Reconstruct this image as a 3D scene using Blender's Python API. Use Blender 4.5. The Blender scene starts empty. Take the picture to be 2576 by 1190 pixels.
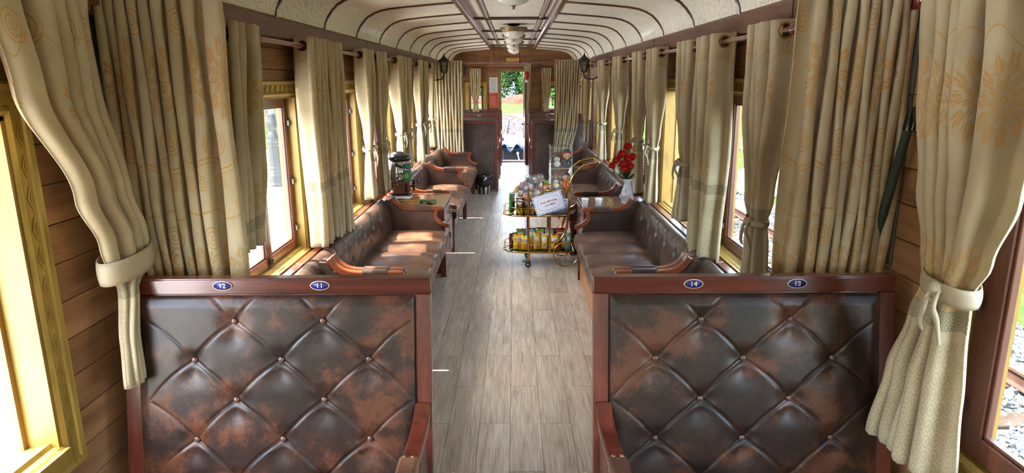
import bpy, math, random
import numpy as np
from mathutils import Vector, Matrix
random.seed(7); rng = np.random.default_rng(7)
S = bpy.context.scene
COL = S.collection
PI = math.pi

# ---------------------------------------------------------------- camera, sky, sun, exposure
f_px = 1660.0
pitch, yaw, roll = math.radians(13.35), math.radians(0.30), -0.006
fw = Vector((-math.sin(yaw)*math.cos(pitch), math.cos(yaw)*math.cos(pitch), -math.sin(pitch)))
r0 = Vector((math.cos(yaw), math.sin(yaw), 0)); u0 = r0.cross(fw)
rt = math.cos(roll)*r0 + math.sin(roll)*u0
up = -math.sin(roll)*r0 + math.cos(roll)*u0
cd = bpy.data.cameras.new('camera'); cam = bpy.data.objects.new('camera', cd); COL.objects.link(cam)
cd.sensor_width = 36.0; cd.lens = 36.0*f_px/2576.0; cd.clip_start = 0.05; cd.clip_end = 600
cam.matrix_world = Matrix(((rt.x, up.x, -fw.x, 0.035), (rt.y, up.y, -fw.y, 0.0), (rt.z, up.z, -fw.z, 1.65), (0, 0, 0, 1)))
S.camera = cam

W = bpy.data.worlds.new('sky'); S.world = W; W.use_nodes = True
nt = W.node_tree; nt.nodes.clear()
sky = nt.nodes.new('ShaderNodeTexSky'); sky.sky_type = 'NISHITA'; sky.sun_disc = False
sky.sun_elevation = math.radians(56); sky.sun_rotation = math.radians(-105); sky.air_density = 1.2; sky.dust_density = 2.5; sky.ozone_density = 1.0
bg = nt.nodes.new('ShaderNodeBackground'); bg.inputs['Strength'].default_value = 1.15
ow = nt.nodes.new('ShaderNodeOutputWorld')
hz = nt.nodes.new('ShaderNodeMix'); hz.data_type = 'RGBA'; hz.inputs[0].default_value = 0.55; hz.inputs[7].default_value = (1.0, 0.99, 0.96, 1)
nt.links.new(sky.outputs[0], hz.inputs[6]); nt.links.new(hz.outputs[2], bg.inputs[0]); nt.links.new(bg.outputs[0], ow.inputs[0])

sl = bpy.data.lights.new('sun', 'SUN'); sl.energy = 4.8; sl.angle = math.radians(0.8); sl.color = (1.0, 0.95, 0.88)
sun = bpy.data.objects.new('sun', sl); COL.objects.link(sun)
sun.rotation_euler = Vector((0.60, 0.02, -0.95)).to_track_quat('-Z', 'Y').to_euler()

vs = S.view_settings
vs.view_transform = 'Standard'; vs.look = 'None'; vs.exposure = 2.82; vs.gamma = 1.0; vs.use_curve_mapping = False
S.cycles.max_bounces = 10; S.cycles.diffuse_bounces = 6; S.cycles.glossy_bounces = 4; S.cycles.transmission_bounces = 6
S.cycles.transparent_max_bounces = 16; S.cycles.sample_clamp_indirect = 6.0; S.cycles.caustics_reflective = False; S.cycles.caustics_refractive = False
S.cycles.use_denoising = True

# ---------------------------------------------------------------- object helpers
def tag(o, label=None, cat=None, group=None, kind=None):
    if label: o['label'] = label
    if cat: o['category'] = cat
    if group: o['group'] = group
    if kind: o['kind'] = kind
    return o
def thing(name, label, cat, loc=(0, 0, 0), rotz=0.0, group=None):
    o = bpy.data.objects.new(name, None); COL.objects.link(o)
    o.empty_display_size = 0.05
    o.location = loc; o.rotation_euler = (0, 0, rotz)
    return tag(o, label, cat, group)
def dup(root, loc=None, rotz=None, label=None, group=None):
    r = root.copy(); COL.objects.link(r)
    if loc is not None: r.location = loc
    if rotz is not None: r.rotation_euler = (0, 0, rotz)
    if label: r['label'] = label
    if group: r['group'] = group
    for ch in list(root.children):
        c = ch.copy(); COL.objects.link(c); c.parent = r
        for g in list(ch.children):
            d = g.copy(); COL.objects.link(d); d.parent = c
    return r

class G:
    """collects geometry; build() links it as one mesh object"""
    def __init__(s): s.v = []; s.f = []; s.m = []; s.uv = None; s.sm = []
    def add(s, vs_, fs, mi=0, smooth=False):
        b = len(s.v); s.v.extend([tuple(p) for p in vs_])
        for f in fs: s.f.append(tuple(b+i for i in f)); s.m.append(mi); s.sm.append(smooth)
        return s
    def box(s, x0, x1, y0, y1, z0, z1, mi=0, M=None):
        if x0 > x1: x0, x1 = x1, x0
        if y0 > y1: y0, y1 = y1, y0
        if z0 > z1: z0, z1 = z1, z0
        p = [(x0,y0,z0),(x1,y0,z0),(x1,y1,z0),(x0,y1,z0),(x0,y0,z1),(x1,y0,z1),(x1,y1,z1),(x0,y1,z1)]
        if M is not None: p = [tuple(M @ Vector(q)) for q in p]
        return s.add(p, [(0,3,2,1),(4,5,6,7),(0,1,5,4),(1,2,6,5),(2,3,7,6),(3,0,4,7)], mi)
    def prism(s, pts, axis, a, b, mi=0, smooth=False):
        """2D outline pts extruded along axis from a to b. axis 'y': pts are (x,z); 'x': (y,z); 'z': (x,y)"""
        def P(p, t):
            return (p[0], t, p[1]) if axis == 'y' else ((t, p[0], p[1]) if axis == 'x' else (p[0], p[1], t))
        n = len(pts); v = [P(p, a) for p in pts] + [P(p, b) for p in pts]
        s.add(v, [(i, (i+1) % n, n+(i+1) % n, n+i) for i in range(n)], mi, smooth)
        s.add(v, [tuple(range(n-1, -1, -1)), tuple(range(n, 2*n))], mi)
        return s
    def band(s, pts, axis, a, b, w, mi=0, smooth=False):
        """open 2D polyline thickened by w, extruded"""
        n = len(pts); L = []; R = []
        for i, p in enumerate(pts):
            q0 = pts[max(0, i-1)]; q1 = pts[min(n-1, i+1)]
            dx, dy = q1[0]-q0[0], q1[1]-q0[1]; l = math.hypot(dx, dy) or 1
            L.append((p[0]-dy/l*w/2, p[1]+dx/l*w/2)); R.append((p[0]+dy/l*w/2, p[1]-dx/l*w/2))
        def P(p, t):
            return (p[0], t, p[1]) if axis == 'y' else ((t, p[0], p[1]) if axis == 'x' else (p[0], p[1], t))
        v = []
        for l, r in zip(L, R): v += [P(l, a), P(r, a), P(r, b), P(l, b)]
        fs = []
        for i in range(n-1):
            for k in range(4): fs.append((4*i+k, 4*i+(k+1) % 4, 4*i+4+(k+1) % 4, 4*i+4+k))
        fs += [(3, 2, 1, 0), (4*n-4, 4*n-3, 4*n-2, 4*n-1)]
        return s.add(v, fs, mi, smooth)
    def tube(s, pts, r, n=8, mi=0, closed=False, cap=True):
        P = [Vector(p) for p in pts]; m = len(P); R = r if isinstance(r, (list, tuple)) else [r]*m
        up_ = None; v = []
        for i in range(m):
            if closed: t = (P[(i+1) % m]-P[i-1])
            else: t = (P[min(m-1, i+1)]-P[max(0, i-1)])
            t = t.normalized() if t.length > 1e-9 else Vector((0, 0, 1))
            if up_ is None: up_ = Vector((0, 0, 1)) if abs(t.z) < .9 else Vector((1, 0, 0))
            a = (up_ - t*up_.dot(t)); a = a.normalized() if a.length > 1e-6 else t.orthogonal().normalized()
            up_ = a; b = t.cross(a)
            for k in range(n):
                an = 2*PI*k/n; v.append(tuple(P[i] + (a*math.cos(an)+b*math.sin(an))*R[i]))
        fs = []
        for i in range(m if closed else m-1):
            j = (i+1) % m
            for k in range(n): fs.append((i*n+k, i*n+(k+1) % n, j*n+(k+1) % n, j*n+k))
        s.add(v, fs, mi, True)
        if cap and not closed: s.add(v[:n], [tuple(range(n-1, -1, -1))], mi); s.add(v[-n:], [tuple(range(n))], mi)
        return s
    def lathe(s, prof, c=(0, 0, 0), n=24, mi=0, ax='z', sx=1.0, sy=1.0, flute=0.0, nf=0, smooth=True):
        v = []
        for r, h in prof:
            for k in range(n):
                a = 2*PI*k/n; rr = r*(1+(flute*math.cos(nf*a) if nf else 0)); x, y = rr*math.cos(a)*sx, rr*math.sin(a)*sy
                q = (x, y, h) if ax == 'z' else ((x, h, y) if ax == 'y' else (h, x, y))
                v.append((c[0]+q[0], c[1]+q[1], c[2]+q[2]))
        m = len(prof); fs = [(i*n+k, i*n+(k+1) % n, (i+1)*n+(k+1) % n, (i+1)*n+k) for i in range(m-1) for k in range(n)]
        s.add(v, fs, mi, smooth)
        if prof[0][0] > 1e-5: s.add(v[:n], [tuple(range(n-1, -1, -1))], mi)
        if prof[-1][0] > 1e-5: s.add(v[-n:], [tuple(range(n))], mi)
        return s
    def ell(s, c, r, n=12, m=8, mi=0, M=None, wob=0.0):
        v = []
        for i in range(m+1):
            t = PI*i/m
            for k in range(n):
                a = 2*PI*k/n; w = 1+wob*math.sin(3*a+2*t+c[0]*40)*math.sin(4*t+c[1]*30)
                q = Vector((r[0]*w*math.sin(t)*math.cos(a), r[1]*w*math.sin(t)*math.sin(a), r[2]*math.cos(t)))
                if M is not None: q = M @ q
                v.append((c[0]+q.x, c[1]+q.y, c[2]+q.z))
        return s.add(v, [(i*n+k, (i+1)*n+k, (i+1)*n+(k+1) % n, i*n+(k+1) % n) for i in range(m) for k in range(n)], mi, True)
    def grid(s, pts, uv=None, mi=0, smooth=True):
        """pts[j][i] rows of points"""
        m = len(pts); n = len(pts[0]); v = [p for r in pts for p in r]; b = len(s.v)
        s.add(v, [(j*n+i, j*n+i+1, (j+1)*n+i+1, (j+1)*n+i) for j in range(m-1) for i in range(n-1)], mi, smooth)
        if uv is not None:
            s.uv = (s.uv or {})
            for j in range(m):
                for i in range(n): s.uv[b+j*n+i] = uv[j][i]
        return s
    def mesh(s, name, mats):
        me = bpy.data.meshes.new(name); me.from_pydata(s.v, [], s.f)
        if not isinstance(mats, (list, tuple)): mats = [mats]
        for m in mats: me.materials.append(m)
        me.polygons.foreach_set('material_index', s.m); me.polygons.foreach_set('use_smooth', s.sm)
        if s.uv:
            l = me.uv_layers.new(name='uv'); vi = np.empty(len(me.loops), dtype=np.int32); me.loops.foreach_get('vertex_index', vi)
            arr = np.array([s.uv.get(int(i), (0, 0)) for i in vi], dtype=np.float32).ravel(); l.data.foreach_set('uv', arr)
        me.update(); return me
    def build(s, name, mats, parent=None, bevel=0.0, solid=0.0, kind=None, label=None):
        o = bpy.data.objects.new(name, s.mesh(name, mats)); COL.objects.link(o)
        if parent is not None: o.parent = parent
        if bevel:
            b = o.modifiers.new('bevel', 'BEVEL'); b.width = bevel; b.segments = 2; b.limit_method = 'ANGLE'; b.angle_limit = math.radians(40)
        if solid:
            b = o.modifiers.new('solid', 'SOLIDIFY'); b.thickness = solid; b.offset = 0
        if kind: o['kind'] = kind
        if label: o['label'] = label
        return o
def inst(mesh, name, parent=None, loc=(0, 0, 0), rot=(0, 0, 0), scale=(1, 1, 1), bevel=0.0):
    o = bpy.data.objects.new(name, mesh); COL.objects.link(o); o.location = loc; o.rotation_euler = rot; o.scale = scale
    if parent is not None: o.parent = parent
    if bevel:
        b = o.modifiers.new('bevel', 'BEVEL'); b.width = bevel; b.segments = 2; b.limit_method = 'ANGLE'; b.angle_limit = math.radians(40)
    return o
def struct(name, g, mats, **k):
    o = g.build(name, mats, **k); o['kind'] = 'structure'; return o
def text(name, body, size, mat, parent, loc, rot=(PI/2, 0, 0), ext=0.0006, shear=0.0, spacing=1.0):
    c = bpy.data.curves.new(name, 'FONT'); c.body = body; c.size = size; c.extrude = ext; c.align_x = 'CENTER'; c.align_y = 'CENTER'; c.shear = shear
    c.resolution_u = 3; c.space_line = spacing
    t = bpy.data.objects.new('tmp', c); COL.objects.link(t)
    dg = bpy.context.evaluated_depsgraph_get()
    me = bpy.data.meshes.new_from_object(t.evaluated_get(dg)); bpy.data.objects.remove(t)
    me.materials.clear(); me.materials.append(mat); me.name = name
    o = bpy.data.objects.new(name, me); COL.objects.link(o); o.location = loc; o.rotation_euler = rot
    if parent is not None: o.parent = parent
    return o
def lerp(a, b, t): return a+(b-a)*t
def bez(pts, n=16):
    """smooth Catmull-Rom through the points"""
    out = []; P = [Vector(p) for p in pts]; m = len(P)
    for i in range(m-1):
        a, b, c, d = P[max(0, i-1)], P[i], P[i+1], P[min(m-1, i+2)]
        k = max(2, n//(m-1))
        for j in range(k):
            t = j/k
            out.append(0.5*((2*b)+(c-a)*t+(2*a-5*b+4*c-d)*t*t+(3*b-a-3*c+d)*t**3))
    out.append(P[-1]); return [tuple(p) for p in out]

# ---------------------------------------------------------------- materials
def srgb(r, g, b):
    f = lambda c: (c/255/12.92) if c/255 <= .04045 else ((c/255+.055)/1.055)**2.4
    return (f(r), f(g), f(b), 1)
class E:
    """socket expression"""
    def __init__(s, nt, k): s.nt = nt; s.k = k
    def _o(s, op, *a):
        n = s.nt.nodes.new('ShaderNodeMath'); n.operation = op
        for i, x in enumerate((s,)+a):
            if isinstance(x, E): s.nt.links.new(x.k, n.inputs[i])
            else: n.inputs[i].default_value = float(x)
        return E(s.nt, n.outputs[0])
    def __add__(s, o): return s._o('ADD', o)
    __radd__ = __add__
    def __sub__(s, o): return s._o('SUBTRACT', o)
    def __rsub__(s, o): return (s*-1)+o
    def __mul__(s, o): return s._o('MULTIPLY', o)
    __rmul__ = __mul__
    def __truediv__(s, o): return s._o('DIVIDE', o)
    def __pow__(s, o): return s._o('POWER', o)
    def lt(s, o): return s._o('LESS_THAN', o)
    def gt(s, o): return s._o('GREATER_THAN', o)
    def abs(s): return s._o('ABSOLUTE')
    def sin(s): return s._o('SINE')
    def cos(s): return s._o('COSINE')
    def fract(s): return s._o('FRACT')
    def sqrt(s): return s._o('SQRT')
    def atan2(s, o): return s._o('ARCTAN2', o)
    def max(s, o): return s._o('MAXIMUM', o)
    def min(s, o): return s._o('MINIMUM', o)
    def rep(s, p, off=0.0):
        """centred repeat with period p"""
        return (((s-off)/p+0.5).fract()-0.5)*p
class Mat:
    def __init__(s, name):
        s.m = bpy.data.materials.new(name); s.m.use_nodes = True; s.nt = s.m.node_tree; s.n = s.nt.nodes; s.l = s.nt.links
        s.b = s.n['Principled BSDF']; s.out = s.n['Material Output']; s._c = None
    def set(s, **k):
        al = dict(color='Base Color', rough='Roughness', metal='Metallic', coat='Coat Weight', coatr='Coat Roughness', spec='Specular IOR Level', trans='Transmission Weight', ior='IOR', alpha='Alpha', emis='Emission Strength', emc='Emission Color', sheen='Sheen Weight')
        for a, v in k.items():
            i = s.b.inputs[al[a]]
            if isinstance(v, E): s.l.new(v.k, i)
            elif hasattr(v, 'is_output'): s.l.new(v, i)
            else: i.default_value = v
        return s
    def coords(s, kind='Object', scale=(1, 1, 1), rand=False):
        t = s.n.new('ShaderNodeTexCoord'); v = t.outputs[kind]
        mp = s.n.new('ShaderNodeMapping'); mp.inputs['Scale'].default_value = scale; s.l.new(v, mp.inputs[0])
        if rand:
            oi = s.n.new('ShaderNodeObjectInfo'); mu = s.n.new('ShaderNodeMath'); mu.operation = 'MULTIPLY'; mu.inputs[1].default_value = 37.0
            s.l.new(oi.outputs['Random'], mu.inputs[0])
            cb = s.n.new('ShaderNodeCombineXYZ')
            for i in range(3): s.l.new(mu.outputs[0], cb.inputs[i])
            s.l.new(cb.outputs[0], mp.inputs['Location'])
        return mp.outputs[0]
    def random(s):
        oi = s.n.new('ShaderNodeObjectInfo'); return E(s.nt, oi.outputs['Random'])
    def noise(s, vec, scale=5, detail=4, rough=0.55, dist=0.0):
        n = s.n.new('ShaderNodeTexNoise'); n.inputs['Scale'].default_value = scale; n.inputs['Detail'].default_value = detail
        n.inputs['Roughness'].default_value = rough; n.inputs['Distortion'].default_value = dist
        if vec is not None: s.l.new(vec, n.inputs['Vector'])
        return E(s.nt, n.outputs[0])
    def voro(s, vec, scale=5, feat='F1', out='Distance'):
        n = s.n.new('ShaderNodeTexVoronoi'); n.feature = feat; n.inputs['Scale'].default_value = scale; s.l.new(vec, n.inputs['Vector'])
        return n.outputs[out]
    def ramp(s, fac, stops):
        n = s.n.new('ShaderNodeValToRGB'); e = n.color_ramp.elements
        while len(e) < len(stops): e.new(0.5)
        for i, (p, c) in enumerate(stops): e[i].position = p; e[i].color = c
        s.l.new(fac.k if isinstance(fac, E) else fac, n.inputs[0]); return n.outputs[0]
    def mix(s, fac, a, b):
        n = s.n.new('ShaderNodeMix'); n.data_type = 'RGBA'
        for i, x in ((0, fac), (6, a), (7, b)):
            if isinstance(x, E): s.l.new(x.k, n.inputs[i])
            elif hasattr(x, 'is_output'): s.l.new(x, n.inputs[i])
            else: n.inputs[i].default_value = x
        return n.outputs[2]
    def bump(s, h, strength=0.3, dist=0.002):
        n = s.n.new('ShaderNodeBump'); n.inputs['Strength'].default_value = strength; n.inputs['Distance'].default_value = dist
        s.l.new(h.k if isinstance(h, E) else h, n.inputs['Height']); s.l.new(n.outputs[0], s.b.inputs['Normal'])
        return s
    def uvz(s):
        t = s.n.new('ShaderNodeTexCoord'); sp = s.n.new('ShaderNodeSeparateXYZ'); s.l.new(t.outputs['UV'], sp.inputs[0])
        return E(s.nt, sp.outputs[0]), E(s.nt, sp.outputs[1]), t.outputs['UV']
def plain(name, col, rough=0.5, metal=0.0, coat=0.0, var=0.10, vs_=8.0, bump=0.0, bs=60.0, **k):
    M = Mat(name); c = M.coords(); nz = M.noise(c, vs_, 4)
    d = tuple(x*(1-var*1.6) for x in col[:3])+(1,); e = tuple(min(1, x*(1+var)) for x in col[:3])+(1,)
    M.set(color=M.ramp(nz, [(0.3, d), (0.7, e)]), rough=rough, metal=metal, coat=coat, **k)
    if bump: M.bump(M.noise(c, bs, 3), bump, 0.002)
    return M.m
def wood(name, dark, mid, light, axis='y', rough=0.35, coat=0.4, knots=0.0, fine=1.0, varr=0.0, bump=0.15):
    M = Mat(name); sc = {'x': (1.2, 14, 14), 'y': (14, 1.2, 14), 'z': (14, 14, 1.2)}[axis]; sc = tuple(x*fine for x in sc)
    c = M.coords(scale=sc, rand=True); a = M.noise(c, 1.0, 6, 0.62, 0.6)
    c2 = M.coords(scale=tuple(x*4 for x in sc), rand=True); b = M.noise(c2, 1.6, 4, 0.6)
    h = a*0.7+b*0.3
    col = M.ramp(h, [(0.30, dark), (0.5, mid), (0.70, light)])
    if knots:
        kc = M.coords(scale={'x': (2.2, 9, 9), 'y': (9, 2.2, 9), 'z': (9, 9, 2.2)}[axis], rand=True)
        kv = E(M.nt, M.voro(kc, 0.55)); kf = (1-kv*knots).max(0.0)**2.0
        col = M.mix(kf, col, tuple(x*0.25 for x in dark[:3])+(1,))
    if varr:
        r = M.random(); hs = M.n.new('ShaderNodeHueSaturation'); M.l.new(((r-0.5)*varr+1.0).k, hs.inputs['Value']); M.l.new(col, hs.inputs['Color']); col = hs.outputs[0]
    M.set(color=col, rough=rough, coat=coat, coatr=0.15); M.bump(h, bump, 0.002); return M.m

MT = {}
MT['mahog'] = wood('mahogany_frame', srgb(48, 18, 12), srgb(88, 36, 24), srgb(122, 56, 38), 'x', 0.28, 0.5)
MT['mahog_z'] = wood('mahogany_frame_upright', srgb(48, 18, 12), srgb(84, 34, 23), srgb(116, 52, 36), 'z', 0.28, 0.5)
MT['rib'] = wood('ceiling_rib_wood', srgb(46, 22, 14), srgb(84, 42, 26), srgb(116, 62, 40), 'x', 0.22, 0.7)
MT['beam'] = wood('ceiling_beam_wood', srgb(62, 30, 18), srgb(104, 56, 34), srgb(136, 78, 52), 'y', 0.25, 0.6)
MT['cornice'] = wood('cornice_wood', srgb(66, 38, 26), srgb(104, 66, 47), srgb(128, 86, 62), 'y', 0.5, 0.1)
MT['arm'] = wood('varnished_orange_wood', srgb(70, 32, 17), srgb(112, 56, 32), srgb(142, 76, 44), 'x', 0.25, 0.6)
MT['arm_y'] = wood('varnished_orange_wood_long', srgb(72, 36, 20), srgb(116, 62, 38), srgb(142, 80, 50), 'y', 0.28, 0.5)
MT['pine'] = wood('pine_wall_board', srgb(112, 76, 48), srgb(156, 112, 74), srgb(178, 136, 96), 'y', 0.5, 0.15, knots=3.2, varr=0.30)
MT['pinex'] = wood('pine_end_board', srgb(92, 58, 30), srgb(134, 88, 50), srgb(160, 112, 68), 'x', 0.5, 0.15, knots=3.2, varr=0.28)
MT['sash'] = wood('window_sash_wood', srgb(64, 34, 24), srgb(98, 56, 42), srgb(122, 74, 56), 'z', 0.35, 0.3)
def plank_mat():
    M = Mat('grey_oak_vinyl_plank'); c1 = M.coords(scale=(16, 1.6, 16), rand=True); c2 = M.coords(scale=(120, 5, 120), rand=True); c3 = M.coords(scale=(9, 3.2, 9), rand=True)
    a = M.noise(c1, 1.0, 5, 0.6, 1.2); b = M.noise(c2, 1.0, 4, 0.7, 0.3); k = (1-E(M.nt, M.voro(c3, 0.8))*2.4).max(0.0)**1.5
    h = a*0.42+b*0.58
    col = M.ramp(h, [(0.34, srgb(146, 128, 108)), (0.48, srgb(186, 170, 150)), (0.62, srgb(214, 203, 186))])
    col = M.mix(k*(a.gt(0.46))*0.55, col, srgb(112, 92, 74))
    r = M.random(); hs = M.n.new('ShaderNodeHueSaturation'); M.l.new(((r-0.5)*0.16+1.0).k, hs.inputs['Value']); M.l.new(col, hs.inputs['Color'])
    M.set(color=hs.outputs[0], rough=0.42, coat=0.08, coatr=0.2); M.bump(b, 0.12, 0.001); return M.m
MT['plank'] = plank_mat()
MT['apron'] = wood('orange_plywood', srgb(130, 78, 36), srgb(166, 106, 56), srgb(190, 130, 78), 'y', 0.4, 0.25)
MT['gap'] = plain('dark_joint', srgb(40, 32, 26), 0.9)
MT['tabletop'] = wood('table_top_wood', srgb(70, 32, 17), srgb(112, 56, 32), srgb(140, 80, 48), 'x', 0.25, 0.5)
MT['cab'] = wood('cabinet_wood', srgb(72, 30, 18), srgb(112, 52, 32), srgb(138, 70, 44), 'z', 0.3, 0.5)

def leather(name, base, warm, dark, rough=0.36, sc=9.0):
    M = Mat(name); c = M.coords(rand=True)
    a = M.noise(c, sc, 7, 0.68, 0.2); b = M.noise(c, sc*0.35, 3)
    f = a*0.62+b*0.38
    sp_ = M.noise(c, 150, 3, 0.7)
    M.set(color=M.ramp(f+(sp_-0.5)*0.16, [(0.42, dark), (0.50, base), (0.58, warm)]), rough=M.noise(c, 30, 3)*0.14+(rough-0.07), spec=0.36, coat=0.05, coatr=0.3)
    g = M.noise(c, 260, 3); w = M.noise(c, 7, 4, 0.5, 1.2)
    M.bump(g*0.25+w*0.9, 0.22, 0.004); return M.m
MT['leather'] = leather('tufted_brown_leather', srgb(44, 27, 20), srgb(84, 48, 30), srgb(30, 19, 15), 0.37)
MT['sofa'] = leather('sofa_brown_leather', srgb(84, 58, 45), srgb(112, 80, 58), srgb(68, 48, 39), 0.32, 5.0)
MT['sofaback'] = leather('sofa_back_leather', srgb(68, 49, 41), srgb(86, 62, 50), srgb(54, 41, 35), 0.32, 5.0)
MT['farleather'] = leather('far_partition_leather', srgb(76, 60, 54), srgb(86, 66, 58), srgb(66, 54, 50), 0.45, 6.0)
MT['button'] = plain('leather_button', srgb(92, 62, 50), 0.3, coat=0.3)

def goldpaint(name, col, rough=0.38, metal=0.25):
    M = Mat(name); c = M.coords(scale=(1, 1, 1)); c2 = M.coords(scale=(30, 30, 2.0))
    n1 = M.noise(c, 6, 5); n2 = M.noise(c2, 3, 3); f = n1*0.5+n2*0.5
    d = tuple(x*0.62 for x in col[:3])+(1,)
    M.set(color=M.ramp(f, [(0.32, d), (0.5, col), (0.72, tuple(min(1, x*1.12) for x in col[:3])+(1,))]), rough=rough, metal=metal)
    M.bump(f, 0.2, 0.003); return M.m
MT['gold'] = goldpaint('yellow_gold_painted_wood', srgb(150, 118, 56))
MT['goldtrim'] = goldpaint('gold_painted_moulding', srgb(178, 150, 74), 0.34, 0.45)
MT['golddull'] = goldpaint('dull_gold_moulding', srgb(140, 112, 54), 0.45, 0.3)
MT['brass'] = plain('polished_brass', srgb(206, 164, 96), 0.16, 1.0, var=0.08)
MT['bronze'] = plain('antique_bronze', srgb(150, 126, 88), 0.35, 0.8, var=0.3, vs_=60, bump=0.5, bs=90)
MT['iron'] = plain('dark_bronze_iron', srgb(58, 52, 42), 0.45, 0.6, var=0.2, vs_=50)
MT['chrome'] = plain('polished_steel', srgb(205, 205, 205), 0.08, 1.0, var=0.02)
MT['steel'] = plain('galvanised_bracket', srgb(92, 88, 80), 0.4, 0.8)
MT['black'] = plain('black_plastic', srgb(24, 25, 27), 0.25, coat=0.3)
MT['blackbag'] = plain('black_bin_liner', srgb(26, 27, 29), 0.22, coat=0.5, bump=0.6, bs=25)
MT['white'] = plain('white_plastic', srgb(236, 236, 232), 0.4, var=0.03)
MT['paper'] = plain('white_paper', srgb(238, 238, 240), 0.6, var=0.02)
MT['ceramic'] = plain('white_ceramic', srgb(196, 196, 200), 0.15, coat=0.6, var=0.04)
MT['redflower'] = plain('red_petals', srgb(205, 28, 22), 0.6, var=0.25, vs_=60)
MT['leafdk'] = plain('dark_flower_leaf', srgb(34, 58, 34), 0.5, var=0.3, vs_=40)
MT['ring'] = plain('bronze_grommet', srgb(158, 102, 52), 0.3, 0.5)
MT['rod'] = plain('brown_curtain_rod', srgb(140, 98, 82), 0.25, 0.1, coat=0.5)
MT['reddish'] = plain('red_brown_finial', srgb(120, 48, 34), 0.2, coat=0.8)
MT['rattan'] = wood('woven_rattan', srgb(120, 76, 34), srgb(178, 126, 66), srgb(214, 166, 98), 'x', 0.5, 0.1)
MT['red'] = plain('poster_red', srgb(196, 50, 44), 0.35, coat=0.3, var=0.04)
MT['blueplate'] = plain('blue_enamel', srgb(36, 40, 110), 0.4, coat=0.15, var=0.08)
MT['cream'] = plain('cream_enamel', srgb(232, 214, 184), 0.3, var=0.03)
MT['greencloth'] = plain('green_cloth', srgb(78, 112, 52), 0.8, var=0.15, bump=0.4)
MT['greenfoam'] = plain('green_foam_grip', srgb(50, 64, 48), 0.8, var=0.08, bump=0.3, bs=150)
MT['darkgreen'] = plain('dark_green_label', srgb(10, 92, 68), 0.3, coat=0.4, var=0.1)
MT['bulbglass'] = plain('frosted_bowl_glass', srgb(232, 230, 214), 0.3, var=0.05, vs_=14, coat=0.3)
MT['navy'] = plain('navy_print', srgb(36, 40, 128), 0.5)
MT['redprint'] = plain('red_print', srgb(190, 40, 48), 0.5)
MT['greyprint'] = plain('grey_print', srgb(120, 120, 126), 0.6)
MT['black_print'] = plain('black_print', srgb(30, 26, 26), 0.6)
MT['orange'] = plain('orange_plate', srgb(214, 160, 84), 0.5, var=0.05)
MT['redcloth'] = plain('red_cloth', srgb(170, 26, 36), 0.6, var=0.15)
MT['skin'] = plain('doll_skin', srgb(232, 198, 176), 0.5, var=0.03)
for nm, c in dict(b_yellow=(232, 196, 36), b_orange=(232, 120, 40), b_red=(196, 36, 34), b_green=(62, 140, 52), b_teal=(96, 176, 160), b_pink=(226, 130, 150), b_white=(236, 234, 228), b_brown=(112, 76, 58), b_navy=(40, 52, 84), b_tan=(186, 164, 140), b_lime=(128, 178, 66), b_blue=(150, 180, 214), b_cocoa=(104, 30, 26), b_grey=(92, 92, 96), b_lilac=(166, 160, 208)).items():
    MT[nm] = plain(nm[2:]+'_wrapper', srgb(*c), 0.25, coat=0.5, var=0.14, vs_=18, bump=0.35, bs=28)

def glass(name, tint=(1, 1, 1, 1), refl=0.12, milky=0.0):
    M = Mat(name); n = M.n; tr = n.new('ShaderNodeBsdfTransparent'); tr.inputs[0].default_value = tint
    gl = n.new('ShaderNodeBsdfGlossy'); gl.inputs['Roughness'].default_value = 0.02
    lw = n.new('ShaderNodeLayerWeight'); lw.inputs[0].default_value = 0.5; mx = n.new('ShaderNodeMixShader')
    f = (E(M.nt, lw.outputs['Facing'])**6.0)*0.30+(refl*0.3)
    M.l.new(f.max(0.0).k, mx.inputs[0]); M.l.new(tr.outputs[0], mx.inputs[1]); M.l.new(gl.outputs[0], mx.inputs[2])
    o = mx.outputs[0]
    if milky:
        df = n.new('ShaderNodeBsdfDiffuse'); df.inputs[0].default_value = (0.8, 0.8, 0.8, 1); m2 = n.new('ShaderNodeMixShader'); m2.inputs[0].default_value = milky
        M.l.new(o, m2.inputs[1]); M.l.new(df.outputs[0], m2.inputs[2]); o = m2.outputs[0]
    M.l.new(o, M.out.inputs[0]); return M.m
MT['glass'] = glass('window_glass', (0.97, 0.99, 0.98, 1), 0.1, 0.0)
MT['acrylic'] = glass('clear_acrylic', (0.96, 0.98, 0.98, 1), 0.14, 0.05)
MT['film'] = glass('cellophane', (0.95, 0.96, 0.97, 1), 0.22, 0.10)

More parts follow.
